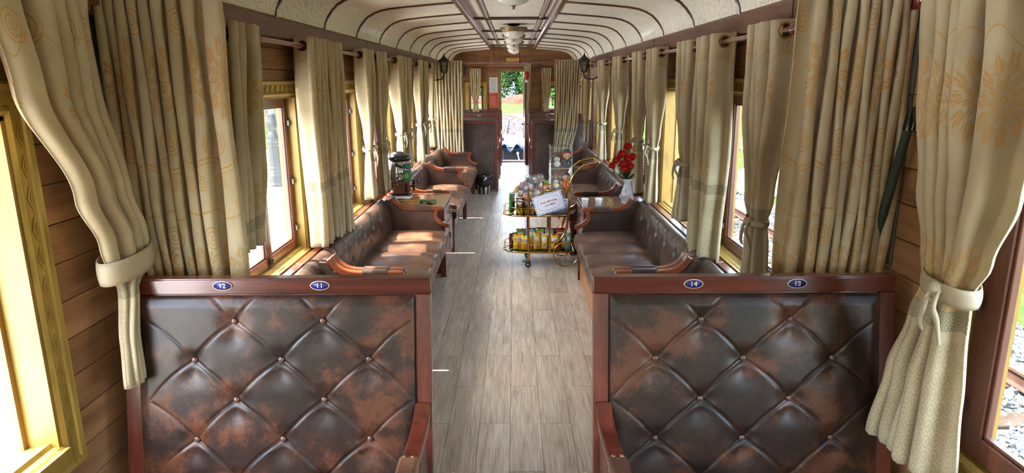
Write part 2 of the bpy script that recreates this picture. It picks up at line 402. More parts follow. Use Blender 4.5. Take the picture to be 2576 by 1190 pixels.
def curtain_mat(name, kind):
    """embroidered beige curtain; uv = metres across the cloth, height above the floor"""
    M = Mat(name); u, v, uvv = M.uvz()
    def spiral(cu, cv, R, w, per):
        du = (u-cu).rep(per); dv = v-cv; r = (du*du+dv*dv).sqrt(); th = dv.atan2(du)/(2*PI)
        return ((r/w-th).fract().lt(0.34))*(r.lt(R))
    def palm(cu, cv, R, per, n=11.0, sq=1.25):
        du = (u-cu).rep(per); dv = (v-cv)/sq; r = (du*du+dv*dv).sqrt(); th = dv.atan2(du)
        lob = (th*(n/2)).cos().abs(); frill = (th*(n*2.5)).cos()*0.07+1.0
        out = r.lt(((lob**0.6)*(0.44*R)+0.56*R)*frill)*r.gt((lob*-0.14+0.66)*R)
        pet2 = (th*(n/2)+0.9).cos().abs()
        mid = r.lt((pet2**0.7)*(0.30*R)+0.24*R)*r.gt((pet2*-0.10+0.24)*R)
        core = r.lt(0.12*R)*r.gt(0.05*R)
        vein = ((th*n*1.5).sin().abs()).gt(0.20)*((th*n*4.0+r*(40.0/R)*0.3).sin()).gt(-0.75)
        return (out*vein).max(mid*vein).max(core)
    def wave(cv, amp, per, w):
        return ((v-cv-(u*(2*PI/per)).sin()*amp).abs()).lt(w)
    P = 0.30
    if kind == 'side':
        pat = palm(0.0, 1.60, 0.085, P).max(spiral(0.15, 1.78, 0.045, 0.014, P)).max(wave(1.735, 0.026, P/2, 0.0022))
        pat = pat.max(palm(0.0, 1.165, 0.075, P)).max(spiral(0.15, 1.62, 0.0, 0.012, P))
        band_z, low = 1.055, 1.0
    else:
        pat = palm(0.0, 1.66, 0.10, P).max(spiral(0.08, 1.465, 0.042, 0.013, P/2)).max(wave(1.40, 0.018, P, 0.003)).max(wave(1.385, 0.018, P, 0.002))
        pat = pat.max(spiral(0.03, 1.335, 0.026, 0.010, P/3)).max(spiral(0.0, 1.275, 0.02, 0.010, P/3)).max(wave(1.235, 0.015, P, 0.003)).max(spiral(0.05, 1.165, 0.042, 0.013, P/2))
        pat = pat.max(palm(0.0, 1.05, 0.075, P/2, 7.0, 1.1)).max(spiral(0.15, 1.83, 0.045, 0.014, P))
        band_z, low = 0.93, 0.88
    ed = M.noise(uvv, 90, 3)
    pat = pat*(ed.gt(0.36))
    bd = (v-band_z).abs(); zig = ((u/0.05).rep(1.0).abs()*0.05+(v-band_z).rep(0.036).abs()*1.2)
    green = bd.lt(0.028)*((zig/0.012).fract().lt(0.5))
    lowp = (v.lt(low))*(((((u/0.035).rep(1.0)**2.0)+((v/0.045).rep(1.0)**2.0)).sqrt()*3.2).fract().lt(0.45))
    wv = M.n.new('ShaderNodeTexWave'); wv.wave_type = 'BANDS'; wv.bands_direction = 'DIAGONAL'; wv.inputs['Scale'].default_value = 120; wv.inputs['Distortion'].default_value = 2.5; wv.inputs['Detail'].default_value = 2; M.l.new(uvv, wv.inputs['Vector'])
    wave_ = E(M.nt, wv.outputs['Fac'])
    base = M.ramp(M.noise(uvv, 5, 4)*0.78+wave_*0.22, [(0.25, srgb(182, 165, 130)), (0.75, srgb(220, 205, 170))])
    c = M.mix(lowp*0.35, base, srgb(146, 122, 86))
    c = M.mix(pat*0.9, c, srgb(202, 156, 82))
    c = M.mix(green*0.75, c, srgb(92, 94, 66))
    M.set(color=c, rough=0.75, sheen=0.2)
    M.bump(wave_*0.2+pat*1.2+lowp*0.6+green*0.8+M.noise(uvv, 220, 2)*0.5, 0.45, 0.0016)
    tl = M.n.new('ShaderNodeBsdfTranslucent'); M.l.new(c, tl.inputs[0]); mx = M.n.new('ShaderNodeMixShader'); mx.inputs[0].default_value = 0.22
    M.l.new(M.b.outputs[0], mx.inputs[1]); M.l.new(tl.outputs[0], mx.inputs[2]); M.l.new(mx.outputs[0], M.out.inputs[0]); return M.m
MT['curtain'] = curtain_mat('embroidered_side_curtain', 'side')
MT['curtain_p'] = curtain_mat('embroidered_partition_curtain', 'part')
MT['lining'] = plain('curtain_tie_fabric', srgb(170, 156, 128), 0.8, var=0.08, bump=0.4, bs=200)

def ceil_mat():
    M = Mat('embossed_cream_ceiling'); c = M.coords(); c = M.coords(scale=(1, 1, 1), rand=True)
    sp = M.n.new('ShaderNodeTexWave'); sp.wave_type = 'RINGS'; sp.rings_direction = 'SPHERICAL'; sp.inputs['Scale'].default_value = 9; sp.inputs['Distortion'].default_value = 14; sp.inputs['Detail'].default_value = 1.5; sp.inputs['Detail Scale'].default_value = 1.2
    M.l.new(c, sp.inputs['Vector']); w = E(M.nt, sp.outputs['Fac']); lines = w.gt(0.86)
    M.set(color=M.mix(lines*0.5, M.ramp(M.noise(c, 3, 3), [(0.3, srgb(232, 224, 205)), (0.7, srgb(242, 235, 219))]), srgb(180, 168, 146)), rough=0.5, coat=0.05)
    M.bump(w*0.6+M.noise(c, 70, 3)*0.5, 0.25, 0.003); return M.m
MT['ceil'] = ceil_mat()

def striped():
    M = Mat('striped_bin_metal'); t = M.n.new('ShaderNodeTexCoord'); sp = M.n.new('ShaderNodeSeparateXYZ'); M.l.new(t.outputs['Object'], sp.inputs[0])
    a = E(M.nt, sp.outputs[1]).atan2(E(M.nt, sp.outputs[0])); k = (a*9.0).sin().gt(0.0)
    M.set(color=M.mix(k, srgb(52, 50, 46), srgb(186, 180, 160)), rough=0.3, metal=0.4); return M.m
MT['striped'] = striped()

def ground(name, stops, sc, rough=0.9, bump=0.5, bd=0.03):
    M = Mat(name); c = M.coords(); n = M.noise(c, sc, 8, 0.65); vz = E(M.nt, M.voro(c, sc*2.4)); M.set(color=M.ramp(n*0.7+vz*0.35, stops), rough=rough); M.bump(n*0.5+vz*0.5, bump, bd); M.set(spec=0.03); return M.m
MT['gravel'] = ground('gravel_ground', [(0.2, srgb(50, 53, 54)), (0.5, srgb(80, 84, 86)), (0.8, srgb(106, 111, 113))], 9)
MT['stone'] = plain('ballast_stone', srgb(84, 88, 90), 0.9, spec=0.05, var=0.35, vs_=3)
MT['grass'] = ground('grass_ground', [(0.25, srgb(24, 38, 14)), (0.5, srgb(42, 58, 23)), (0.8, srgb(64, 74, 37))], 3.0)
MT['dirt'] = ground('leaf_littered_earth', [(0.25, srgb(44, 36, 26)), (0.5, srgb(74, 62, 46)), (0.8, srgb(96, 84, 66))], 4.0)
MT['redsoil'] = ground('red_soil', [(0.25, srgb(40, 24, 17)), (0.5, srgb(62, 38, 27)), (0.8, srgb(76, 54, 41))], 0.8)
MT['paving'] = ground('pale_concrete_paving', [(0.2, srgb(184, 182, 176)), (0.5, srgb(200, 198, 192)), (0.8, srgb(212, 210, 205))], 1.5, 0.8, 0.1, 0.01)
MT['concrete'] = plain('concrete_kerb', srgb(98, 97, 92), 0.85, var=0.15)
MT['rail'] = plain('rusty_rail', srgb(72, 52, 44), 0.7, 0.0, spec=0.1, var=0.2)
MT['sleeper'] = plain('old_sleeper', srgb(60, 50, 42), 0.9, spec=0.05, var=0.2)
MT['leaf'] = plain('tree_leaves', srgb(48, 78, 26), 0.7, spec=0.1, var=0.55, vs_=1.6)
MT['leaf2'] = plain('dark_tree_leaves', srgb(36, 62, 28), 0.7, spec=0.1, var=0.5, vs_=1.6)
MT['leaf3'] = plain('yellow_green_leaves', srgb(66, 94, 30), 0.7, spec=0.1, var=0.45, vs_=1.6)
MT['bark'] = plain('bark', srgb(86, 70, 54), 0.9, var=0.2)
MT['picket'] = plain('pale_picket_wood', srgb(140, 126, 98), 0.7, var=0.1)
MT['bldg'] = plain('pale_building_wall', srgb(134, 142, 156), 0.8, var=0.03)
MT['bluepaint'] = plain('blue_machine_paint', srgb(20, 74, 112), 0.35, coat=0.4, var=0.1)
MT['tarp'] = plain('pale_blue_tarpaulin', srgb(64, 74, 92), 0.5, var=0.15, bump=0.6, bs=6)
MT['lampiron'] = plain('grey_cast_iron', srgb(44, 45, 44), 0.5, 0.2, var=0.1)
MT['lampwhite'] = plain('white_pipe', srgb(84, 94, 110), 0.4)
# ================================================================ THE CARRIAGE SHELL
HW = 1.25                      # half width to the face of the boards
YS, YE = -5.2, 13.6            # carriage start and end wall
prof = [(1.215, 1.972), (1.205, 2.02), (1.185, 2.062), (1.155, 2.102), (1.115, 2.14), (1.065, 2.168), (1.01, 2.188), (0.94, 2.201), (0.8, 2.216), (0.6, 2.233), (0.40, 2.248)]
def zc(x):
    x = abs(x)
    for (a, za), (b, zb) in zip(prof, prof[1:]):
        if b <= x <= a: return lerp(za, zb, (a-x)/(a-b))
    return 2.29 if x < 0.4 else 1.97

# floor: slab and single vinyl planks
fl = struct('floor', G().box(-1.3, 1.3, YS, YE+0.02, -0.06, -0.004), MT['gap'])
pw, pl = 0.150, 0.82
pmesh = G().box(-pw/2+0.0009, pw/2-0.0009, 0.001, pl-0.001, -0.004, 0.0).mesh('plank', MT['plank'])
for k in range(-8, 8):
    xc = 0.005+pw*(k+0.5); off = 2.958 if k % 2 else 3.364
    y = off-pl*4 if off-pl*4 > -0.6 else off-pl*3
    while y < YE:
        y1 = min(y+pl, YE)
        if y1 > 1.2:
            if y1-y > pl-0.01: o = inst(pmesh, 'plank', fl, (xc, y, 0))
            else: o = G().box(-pw/2+0.0009, pw/2-0.0009, 0.001, y1-y-0.001, -0.004, 0.0).build('plank', MT['plank'], fl); o.location = (xc, y, 0)
        y += pl
# side walls
WZ0, WZ1 = 0.655, 1.57
wins = [(-4.4, -3.4), (-2.4, -1.45), (-0.93, 0.02), (0.55, 1.66)]+[(2.95+1.472*i, 3.90+1.472*i) for i in range(5)]+[(10.55, 11.5), (12.1, 13.0)]
def solidspans(a, b):
    out = []; y = a
    for w0, w1 in wins:
        if w0 > y: out.append((y, w0))
        y = w1
    out.append((y, b)); return out
def board_piece(parent, s, y0, y1, z0, z1, g=0.0012):
    G().box(s*HW, s*(HW+0.014), y0+g, y1-g, z0+g, z1-g).build('board', MT['pine'], parent, bevel=0.0018)
walls = {}
for s, side in ((-1, 'left'), (1, 'right')):
    g = G()
    a, b = HW+0.013, HW+0.085
    g.box(s*a, s*b, YS, YE+0.08, -0.06, WZ0); g.box(s*a, s*b, YS, YE+0.08, WZ1, 2.02)
    for y0, y1 in solidspans(YS, YE+0.08): g.box(s*a, s*b, y0, y1, WZ0, WZ1)
    w = struct('wall_'+side, g, MT['gap']); walls[s] = w
    bz = [1.6+0.1115*k for k in range(-9, 4)]
    for k, z in enumerate(bz):
        z1 = z+0.1115
        if z >= 1.59:                       # header boards run the whole way in lengths
            ys = [YS, -0.6, 2.31, 4.66, 7.05, 9.9, 12.0, YE] if k % 2 else [0.2, 3.42, 5.8, 8.2, 10.9, YE]
            for y0, y1 in zip(ys, ys[1:]): board_piece(w, s, y0, y1, z, min(z1, 1.97))
        else:
            for y0, y1 in solidspans(YS, YE):
                if y1-y0 > 0.1: board_piece(w, s, y0, y1, z, min(z1, WZ1+0.03) if z1 > WZ1 and z < WZ1 and False else z1)
    # boards below the windows
    for k in range(0, 5):
        z = 0.04+0.1115*k
        for y0, y1 in ((YS, -0.4), (-0.4, 2.4), (2.4, 5.5), (5.5, 8.2), (8.2, 10.9), (10.9, YE)): board_piece(w, s, y0, y1, z, z+0.1115)
    # cornice
    c = struct('trim_%d' % (1 if s < 0 else 2), G().prism([(s*1.195, 1.872), (s*1.262, 1.872), (s*1.262, 1.99), (s*1.218, 1.99), (s*1.198, 1.965)], 'y', YS, 10.35), MT['cornice'])
    for y in (2.9, 5.72, 8.55): G().box(s*1.1945, s*1.21, y-0.0015, y+0.0015, 1.872, 1.968).build('joint', MT['gap'], c)
    struct('trim_%d' % (3 if s < 0 else 4), G().prism([(s*1.215, 1.845), (s*1.262, 1.845), (s*1.262, 1.872), (s*1.215, 1.872)], 'y', YS, 10.35), MT['mahog'])
    struct('trim_%d' % (5 if s < 0 else 6), G().prism([(s*1.205, 1.93), (s*1.262, 1.93), (s*1.262, 1.99), (s*1.218, 1.99)], 'y', 10.35, YE), MT['cornice'])

# windows with gold casings
chev = G()
for q in (-1, 1): chev.box(-0.002, 0.003, 0, 0.030, -0.0035, 0.0035, M=Matrix.Rotation(q*math.radians(48), 4, 'X'))
chev_me = chev.mesh('chevron', MT['goldtrim'])
cv2 = G()
for q in (-1, 1): cv2.box(-0.002, 0.003, 0, 0.032, -0.003, 0.003, M=Matrix.Rotation(q*math.radians(68), 4, 'X'))
for q in (-1, 1): cv2.box(-0.002, 0.0015, 0, 0.018, -0.002, 0.002, M=Matrix.Translation((0, 0.008, 0)) @ Matrix.Rotation(q*math.radians(68), 4, 'X'))
chev_side = cv2.mesh('chevron', MT['goldtrim'])
wn = 0
def sash(parent, s, y0, y1, hinge_far, xo=1.305, t=0.046):
    """one casement leaf in the plane of the wall, its glass is a sub-part"""
    xs = s*xo; z0, z1 = WZ0+0.012, WZ1-0.008; d = 0.017
    g = G()
    g.box(xs-d, xs+d, y0, y0+t, z0, z1); g.box(xs-d, xs+d, y1-t, y1, z0, z1)
    g.box(xs-d, xs+d, y0+t, y1-t, z0, z0+0.062); g.box(xs-d, xs+d, y0+t, y1-t, z1-0.05, z1)
    g.box(xs-d*0.55, xs+d*0.55, y0+t, y0+t+0.010, z0+0.06, z1-0.05); g.box(xs-d*0.55, xs+d*0.55, y1-t-0.010, y1-t, z0+0.06, z1-0.05)
    g.box(xs-d*0.55, xs+d*0.55, y0+t, y1-t, z0+0.062, z0+0.072); g.box(xs-d*0.55, xs+d*0.55, y0+t, y1-t, z1-0.06, z1-0.05)
    o = g.build('sash', MT['sash'], parent, bevel=0.0025)
    G().box(xs-0.002, xs+0.002, y0+t-0.003, y1-t+0.003, z0+0.058, z1-0.046).build('pane', MT['glass'], o)
    yh = y1 if hinge_far else y0
    for zz in (0.80, 1.08, 1.42):
        h = G().box(xs-s*0.017, xs-s*0.024, yh-0.022, yh+0.003, zz-0.017, zz+0.017).tube([(xs-s*0.026, yh-0.002, zz-0.02), (xs-s*0.026, yh-0.002, zz+0.02)], 0.0035, 8)
        h.box(xs-s*0.024, xs-s*0.034, yh-0.026, yh-0.022, zz-0.02, zz+0.009)
        h.build('hinge', MT['steel'], o)
    lx = xs-s*0.017
    G().box(lx, lx-s*0.006, (y0 if hinge_far else y1-0.03)+0.004, (y0+0.03 if hinge_far else y1)-0.004, 0.68, 0.735).box(lx-s*0.006, lx-s*0.016, (y0+0.012 if hinge_far else y1-0.02), (y0+0.02 if hinge_far else y1-0.012), 0.69, 0.72).build('latch', MT['steel'], o)
    return o
for s, side in ((-1, 'left'), (1, 'right')):
    for i, (w0, w1) in enumerate(wins):
        wn += 1
        near = i == 3; far = i > 8 or i < 3; mm = MT['gold']
        g = G()   # reveal lining
        x0, x1 = s*1.238, s*1.335; t = 0.012
        g.box(x0, x1, w1-t, w1, WZ0, WZ1); g.box(x0, x1, w0, w0+t, WZ0, WZ1); g.box(x0, x1, w0, w1, WZ1-t, WZ1)
        g.box(s*1.325, s*1.345, w1-t-0.016, w1-t, WZ0, WZ1); g.box(s*1.325, s*1.345, w0+t, w0+t+0.016, WZ0, WZ1)
        r = struct('window_%d' % wn, g, mm)
        sg = G().prism([(s*1.215, WZ0-0.012), (s*1.345, WZ0-0.012), (s*1.345, WZ0+0.003), (s*1.29, WZ0+0.010), (s*1.285, WZ0+0.018), (s*1.262, WZ0+0.018), (s*1.256, WZ0+0.006), (s*1.236, WZ0+0.006), (s*1.228, WZ0+0.0), (s*1.215, WZ0+0.0)], 'y', w0, w1)
        sg.build('sill', MT['goldtrim'], r)
        cw = 0.085
        def cas(axis, a, b, c0):
            """moulded casing: stepped outline across its width"""
            st = [(0, 0), (0.0, 0.016), (0.012, 0.022), (0.022, 0.016), (0.026, 0.012), (0.060, 0.012), (0.064, 0.018), (0.078, 0.022), (cw, 0.012), (cw, 0)]
            return [(p, q) for p, q in st]
        st = cas('', 0, 0, 0)
        m = len(st)
        def mitred(fn):
            v = [fn(p, q, 0) for p, q in st]+[fn(p, q, 1) for p, q in st]
            return G().add(v, [(i_, (i_+1) % m, m+(i_+1) % m, m+i_) for i_ in range(m)]+[tuple(range(m-1, -1, -1)), tuple(range(m, 2*m))])
        hd = mitred(lambda p, q, e: (s*(HW-q), (w1+p) if e else (w0-p), WZ1+p)).build('head_casing', MT['goldtrim'], r)
        mitred(lambda p, q, e: (s*(HW-q), (w1+p) if e else (w0-p), WZ0-p)).build('apron_casing', MT['goldtrim'], r)
        for (ya, sg_) in ((w1, 1), (w0, -1)):
            j = mitred(lambda p, q, e: (s*(HW-q), ya+sg_*p, (WZ1+p) if e else (WZ0-p))).build('side_casing', MT['goldtrim'], r)
            if near and sg_ > 0:
                z = 0.70
                while z < 1.55:
                    inst(chev_side, 'chevron', j, (s*(HW-0.013), ya+0.034, z), (0, 0, 0), (1.2*s, 1, 1)); z += 0.082
        n = 13 if not far else 0
        for k in range(n):
            inst(chev_me, 'chevron', hd, (s*(HW-0.0135), w0+0.03+(w1-w0-0.06)*k/(n-1)+0.012, WZ1+0.036), (0, 0, 0), (1.3*s, 0.85, 0.85))
        ym = w0+(w1-w0)*0.5
        if near and s > 0: sash(r, s, ym-0.3, w1-t-0.002, True, 1.262, 0.085); continue
        if not (s > 0 and i in (5, 7)) and not (near and s < 0): sash(r, s, ym-0.005, w1-t-0.006, True)
        sash(r, s, w0+t+0.006, ym+0.005, False)

rw = struct('wall_front', G().box(-1.3, -0.35, YS-0.06, YS, -0.06, 2.4).box(0.35, 1.3, YS-0.06, YS, -0.06, 2.4).box(-0.35, 0.35, YS-0.06, YS, 1.95, 2.4), MT['pinex'])
# ceiling: vault skin, single panels, ribs, beams
g = G(); pts = [(x, z+0.03) for x, z in prof]+[(-x, z+0.03) for x, z in reversed(prof)]
pts = [(1.262, 1.98)]+pts[:11]+[(0.4, 2.32), (-0.4, 2.32)]+pts[11:]+[(-1.262, 1.98)]
outer = [(-1.262, 2.1), (-1.1, 2.3), (0, 2.42), (1.1, 2.3), (1.262, 2.1)]
g.prism(pts+outer, 'y', YS, YE+0.08)
ceil = struct('ceiling', g, MT['gap'])
ribs = [0.905+0.905*k for k in range(-6, 14)]
ribs = [y for y in ribs]   # 0.905, 1.81, 2.715, 3.62, ...
edges = [YS]+ribs+[YE]
def strip(pts2, y0, y1, th=0.006):
    g = G(); rows = []
    up_ = [(x, z+th) for x, z in pts2]
    poly = pts2+up_[::-1]
    g.prism(poly, 'y', y0, y1); return g
sidep = [(x, z) for x, z in prof]
for y0, y1 in zip(edges, edges[1:]):
    if y1 < 1.5: pass
    for s in (-1, 1):
        p = [(s*x, z) for x, z in sidep]
        if s < 0: pass
        gg = G(); ring = p; m = len(ring)
        v = [(x, y, z) for (x, z) in ring for y in (y0+0.002, y1-0.002)]; v += [(x*1.003, y, z+0.008) for (x, z) in ring for y in (y0+0.002, y1-0.002)]
        fs = [(2*i, 2*i+1, 2*i+3, 2*i+2) for i in range(m-1)]+[(2*m+2*i, 2*m+2*i+1, 2*m+2*i+3, 2*m+2*i+2) for i in range(m-1)]
        gg.add(v, fs, 0, True); gg.build('ceiling_panel', MT['ceil'], ceil)
    G().box(-0.39, 0.39, y0+0.002, y1-0.002, 2.29, 2.298).build('ceiling_panel', MT['ceil'], ceil)
for k, y in enumerate(ribs):
    for s in (-1, 1):
        p = [(s*x, z-0.005) for x, z in sidep]
        G().band(p, 'y', y-0.014, y+0.014, 0.016, smooth=True).build('rib', MT['rib'], ceil, bevel=0.004)
    if k % 2 == 1:
        G().box(-0.40, 0.40, y-0.016, y+0.016, 2.262, 2.285).box(-0.40, 0.40, y+0.02, y+0.05, 2.275, 2.29).build('crossbar', MT['rib'], ceil, bevel=0.004)
for s in (-1, 1):
    G().prism([(s*0.375, 2.245), (s*0.395, 2.226), (s*0.430, 2.226), (s*0.448, 2.245), (s*0.448, 2.30), (s*0.375, 2.30)], 'y', YS, YE).build('beam', MT['beam'], ceil, bevel=0.004)
    cx = 0.03+s*0.285
    G().prism([(cx-0.03, 2.29), (cx-0.024, 2.276), (cx-0.008, 2.272), (cx, 2.280), (cx+0.008, 2.272), (cx+0.024, 2.276), (cx+0.03, 2.29)], 'y', YS, YE).build('gilt_strip', MT['bronze'], ceil)

# end wall with door opening, two small windows
ew = struct('wall_back', G().box(-1.3, -0.235, YE+0.014, YE+0.09, -0.06, 1.05).box(0.235, 1.3, YE+0.014, YE+0.09, -0.06, 1.05)
            .box(-0.60, -0.235, YE+0.014, YE+0.09, 1.05, 1.53).box(-1.3, -0.88, YE+0.014, YE+0.09, 1.05, 1.53)
            .box(0.235, 0.66, YE+0.014, YE+0.09, 1.05, 1.53).box(0.94, 1.3, YE+0.014, YE+0.09, 1.05, 1.53)
            .box(-1.3, -0.235, YE+0.014, YE+0.09, 1.53, 2.32).box(0.235, 1.3, YE+0.014, YE+0.09, 1.53, 2.32).box(-0.235, 0.235, YE+0.014, YE+0.09, 1.82, 2.32), MT['gap'])
z = 0.04
while z < 2.28:
    z1 = z+0.104; zm = (z+z1)/2
    hw = HW
    if z1 > 1.99:
        wx = lambda q: max([x for x in np.linspace(0.0, 1.22, 300) if zc(x) > q] or [0.0])
        hb_, ht_ = wx(z), wx(z1)
        if hb_ > 0.1:
            mids = [wx(lerp(z, z1-0.002, t))-0.001 for t in (0.0, 0.25, 0.5, 0.75, 1.0)]; zz_ = [lerp(z+0.0015, z1-0.0015, t) for t in (0.0, 0.25, 0.5, 0.75, 1.0)]
            mids = [max(m, 0.01) for m in mids]
            for xa, xb in ((-1, 1),):
                G().prism([(-m, q) for m, q in zip(mids, zz_)]+[(m, q) for m, q in reversed(list(zip(mids, zz_)))], 'y', YE, YE+0.014).build('board', MT['pinex'], ew)
    elif hw > 0.05:
        holes = []
        if zm < 1.82: holes.append((-0.235, 0.235))
        if 1.05 < zm < 1.53: holes += [(-0.88, -0.60), (0.66, 0.94)]
        x = -hw; 
        for h0, h1 in sorted(holes)+[(hw, hw)]:
            if h0-x > 0.02: G().box(x+0.001, h0-0.001, YE, YE+0.014, z+0.0015, z1-0.0015).build('board', MT['pinex'], ew, bevel=0.002)
            x = h1
    z = z1
def casing(name, x0, x1, z0, z1, w, m, bottom=True):
    g = G(); y0, y1 = YE-0.022, YE+0.0
    for a in ((x0-w, x0, z0-(w if bottom else 0), z1+w), (x1, x1+w, z0-(w if bottom else 0), z1+w), (x0, x1, z1, z1+w)): g.box(a[0], a[1], y0, y1, a[2], a[3]); g.box(a[0]+0.012 if a[0] != x0 else a[0], a[1]-0.012 if a[1] != x1 else a[1], y0-0.008, y0, a[2]+0.012, a[3]-0.012)
    if bottom: g.box(x0, x1, y0, y1, z0-w, z0)
    o = g.build(name, m, bevel=0.004); o['kind'] = 'structure'; return o
for n_, (a, b) in enumerate(((-0.88, -0.60), (0.66, 0.94))):
    c = casing('window_%d' % (wn+1+n_), a, b, 1.05, 1.53, 0.085, MT['goldtrim'])
    g = G()
    for q in ((a, a+0.035, 1.05, 1.53), (b-0.035, b, 1.05, 1.53), (a, b, 1.05, 1.085), (a, b, 1.495, 1.53)): g.box(q[0], q[1], YE-0.004, YE+0.03, q[2], q[3])
    so = g.build('sash', MT['sash'], c); G().box(a+0.03, b-0.03, YE+0.012, YE+0.015, 1.08, 1.5).build('pane', MT['glass'], so)
d = casing('door_1', -0.235, 0.235, 0.0, 1.82, 0.055, MT['golddull'], False)
G().box(-0.235, 0.235, YE-0.03, YE+0.12, -0.004, 0.03).build('threshold', plain('pink_threshold', srgb(178, 150, 138), 0.6), d)
for x in (-0.42, 0.36): G().box(x-0.022, x+0.022, YE-0.02, YE-0.0005, 1.88, zc(x)-0.006).build('gilt_batten', MT['golddull'], ew)
for o in [o for o in ew.children if o.name.startswith('gilt_batten')]: pass
# the open door leaf, hinged on the right jamb and swung inwards
lf = thing('door_leaf', 'open dark brown glazed end door standing edge-on into the aisle', 'door', (0.225, YE-0.03, 0))
g = G(); L = 0.44; z0, z1 = 0.015, 1.80
for a in ((0, 0.075), (L-0.075, L)): g.box(-0.018, 0.018, -a[0], -a[1], z0, z1)
for a in ((z0, 0.5), (z1-0.09, z1), (0.85, 0.92)): g.box(-0.018, 0.018, -0.075, -L+0.075, a[0], a[1])
g.build('frame', MT['mahog_z'], lf, bevel=0.003)
G().box(-0.003, 0.003, -0.07, -L+0.07, 0.5, 0.85).build('pane', MT['glass'], lf); G().box(-0.003, 0.003, -0.07, -L+0.07, 0.92, 1.71).build('pane', MT['glass'], lf)
for q in (-1, 1): G().tube([(q*0.018, -L+0.04, 0.80), (q*0.05, -L+0.04, 0.80)], 0.009).ell((q*0.062, -L+0.04, 0.80), (0.018, 0.022, 0.022)).build('knob', MT['iron'], lf)
lf.rotation_euler = (0, 0, math.radians(3))
# ================================================================ BENCHES
def tuft_disp(U, V, btn, su, sv, depth=0.012, cr=0.0042, w=1, h=1, edge=0.03):
    """height of deep-buttoned leather above its board"""
    d = np.ones_like(U)*depth
    dim = np.zeros_like(U)
    for (bu, bv) in btn:
        r2 = ((U-bu)/0.036)**2+((V-bv)/0.030)**2
        dim = np.maximum(dim, np.exp(-r2))
        # fold fan below each button
        r3 = (np.abs(U-bu)/(0.012+0.42*np.clip(bv-V, 0, 1)))**2+((bv-0.035-V)/0.035)**2
        dim = np.maximum(dim, 0.75*np.exp(-r3))
    bset = set((round(a, 3), round(b, 3)) for a, b in btn)
    crease = np.zeros_like(U)
    for i, (a, b) in enumerate(btn):
        for sx in (-1, 1):
            for sy in (-1, 1):
                # the seam runs to the neighbouring diamond corner, bowed a little
                L = math.hypot(su/2, sv); ex, ey = sx*su/2/L, sy*sv/L
                t = (U-a)*ex+(V-b)*ey; q = -(U-a)*ey+(V-b)*ex
                bow = 0.010*np.sin(np.clip(t/L, 0, 1)*PI)*sx
                k = np.exp(-((q-bow)/0.0030)**2)*((t > 0) & (t < L*1.0))
                soft = np.exp(-((q-bow)/0.022)**2)*((t > 0) & (t < L))
                fade = np.clip(1.25-t/L*0.75, 0.35, 1)
                crease = np.maximum(crease, k*fade); dim = np.maximum(dim, soft*0.05*fade)
    d = d*(1-0.95*dim)-cr*crease
    ed = np.minimum(np.minimum(U, w-U), np.minimum(V, h-V)); d = d*np.clip(ed/edge, 0, 1)**0.5
    return d

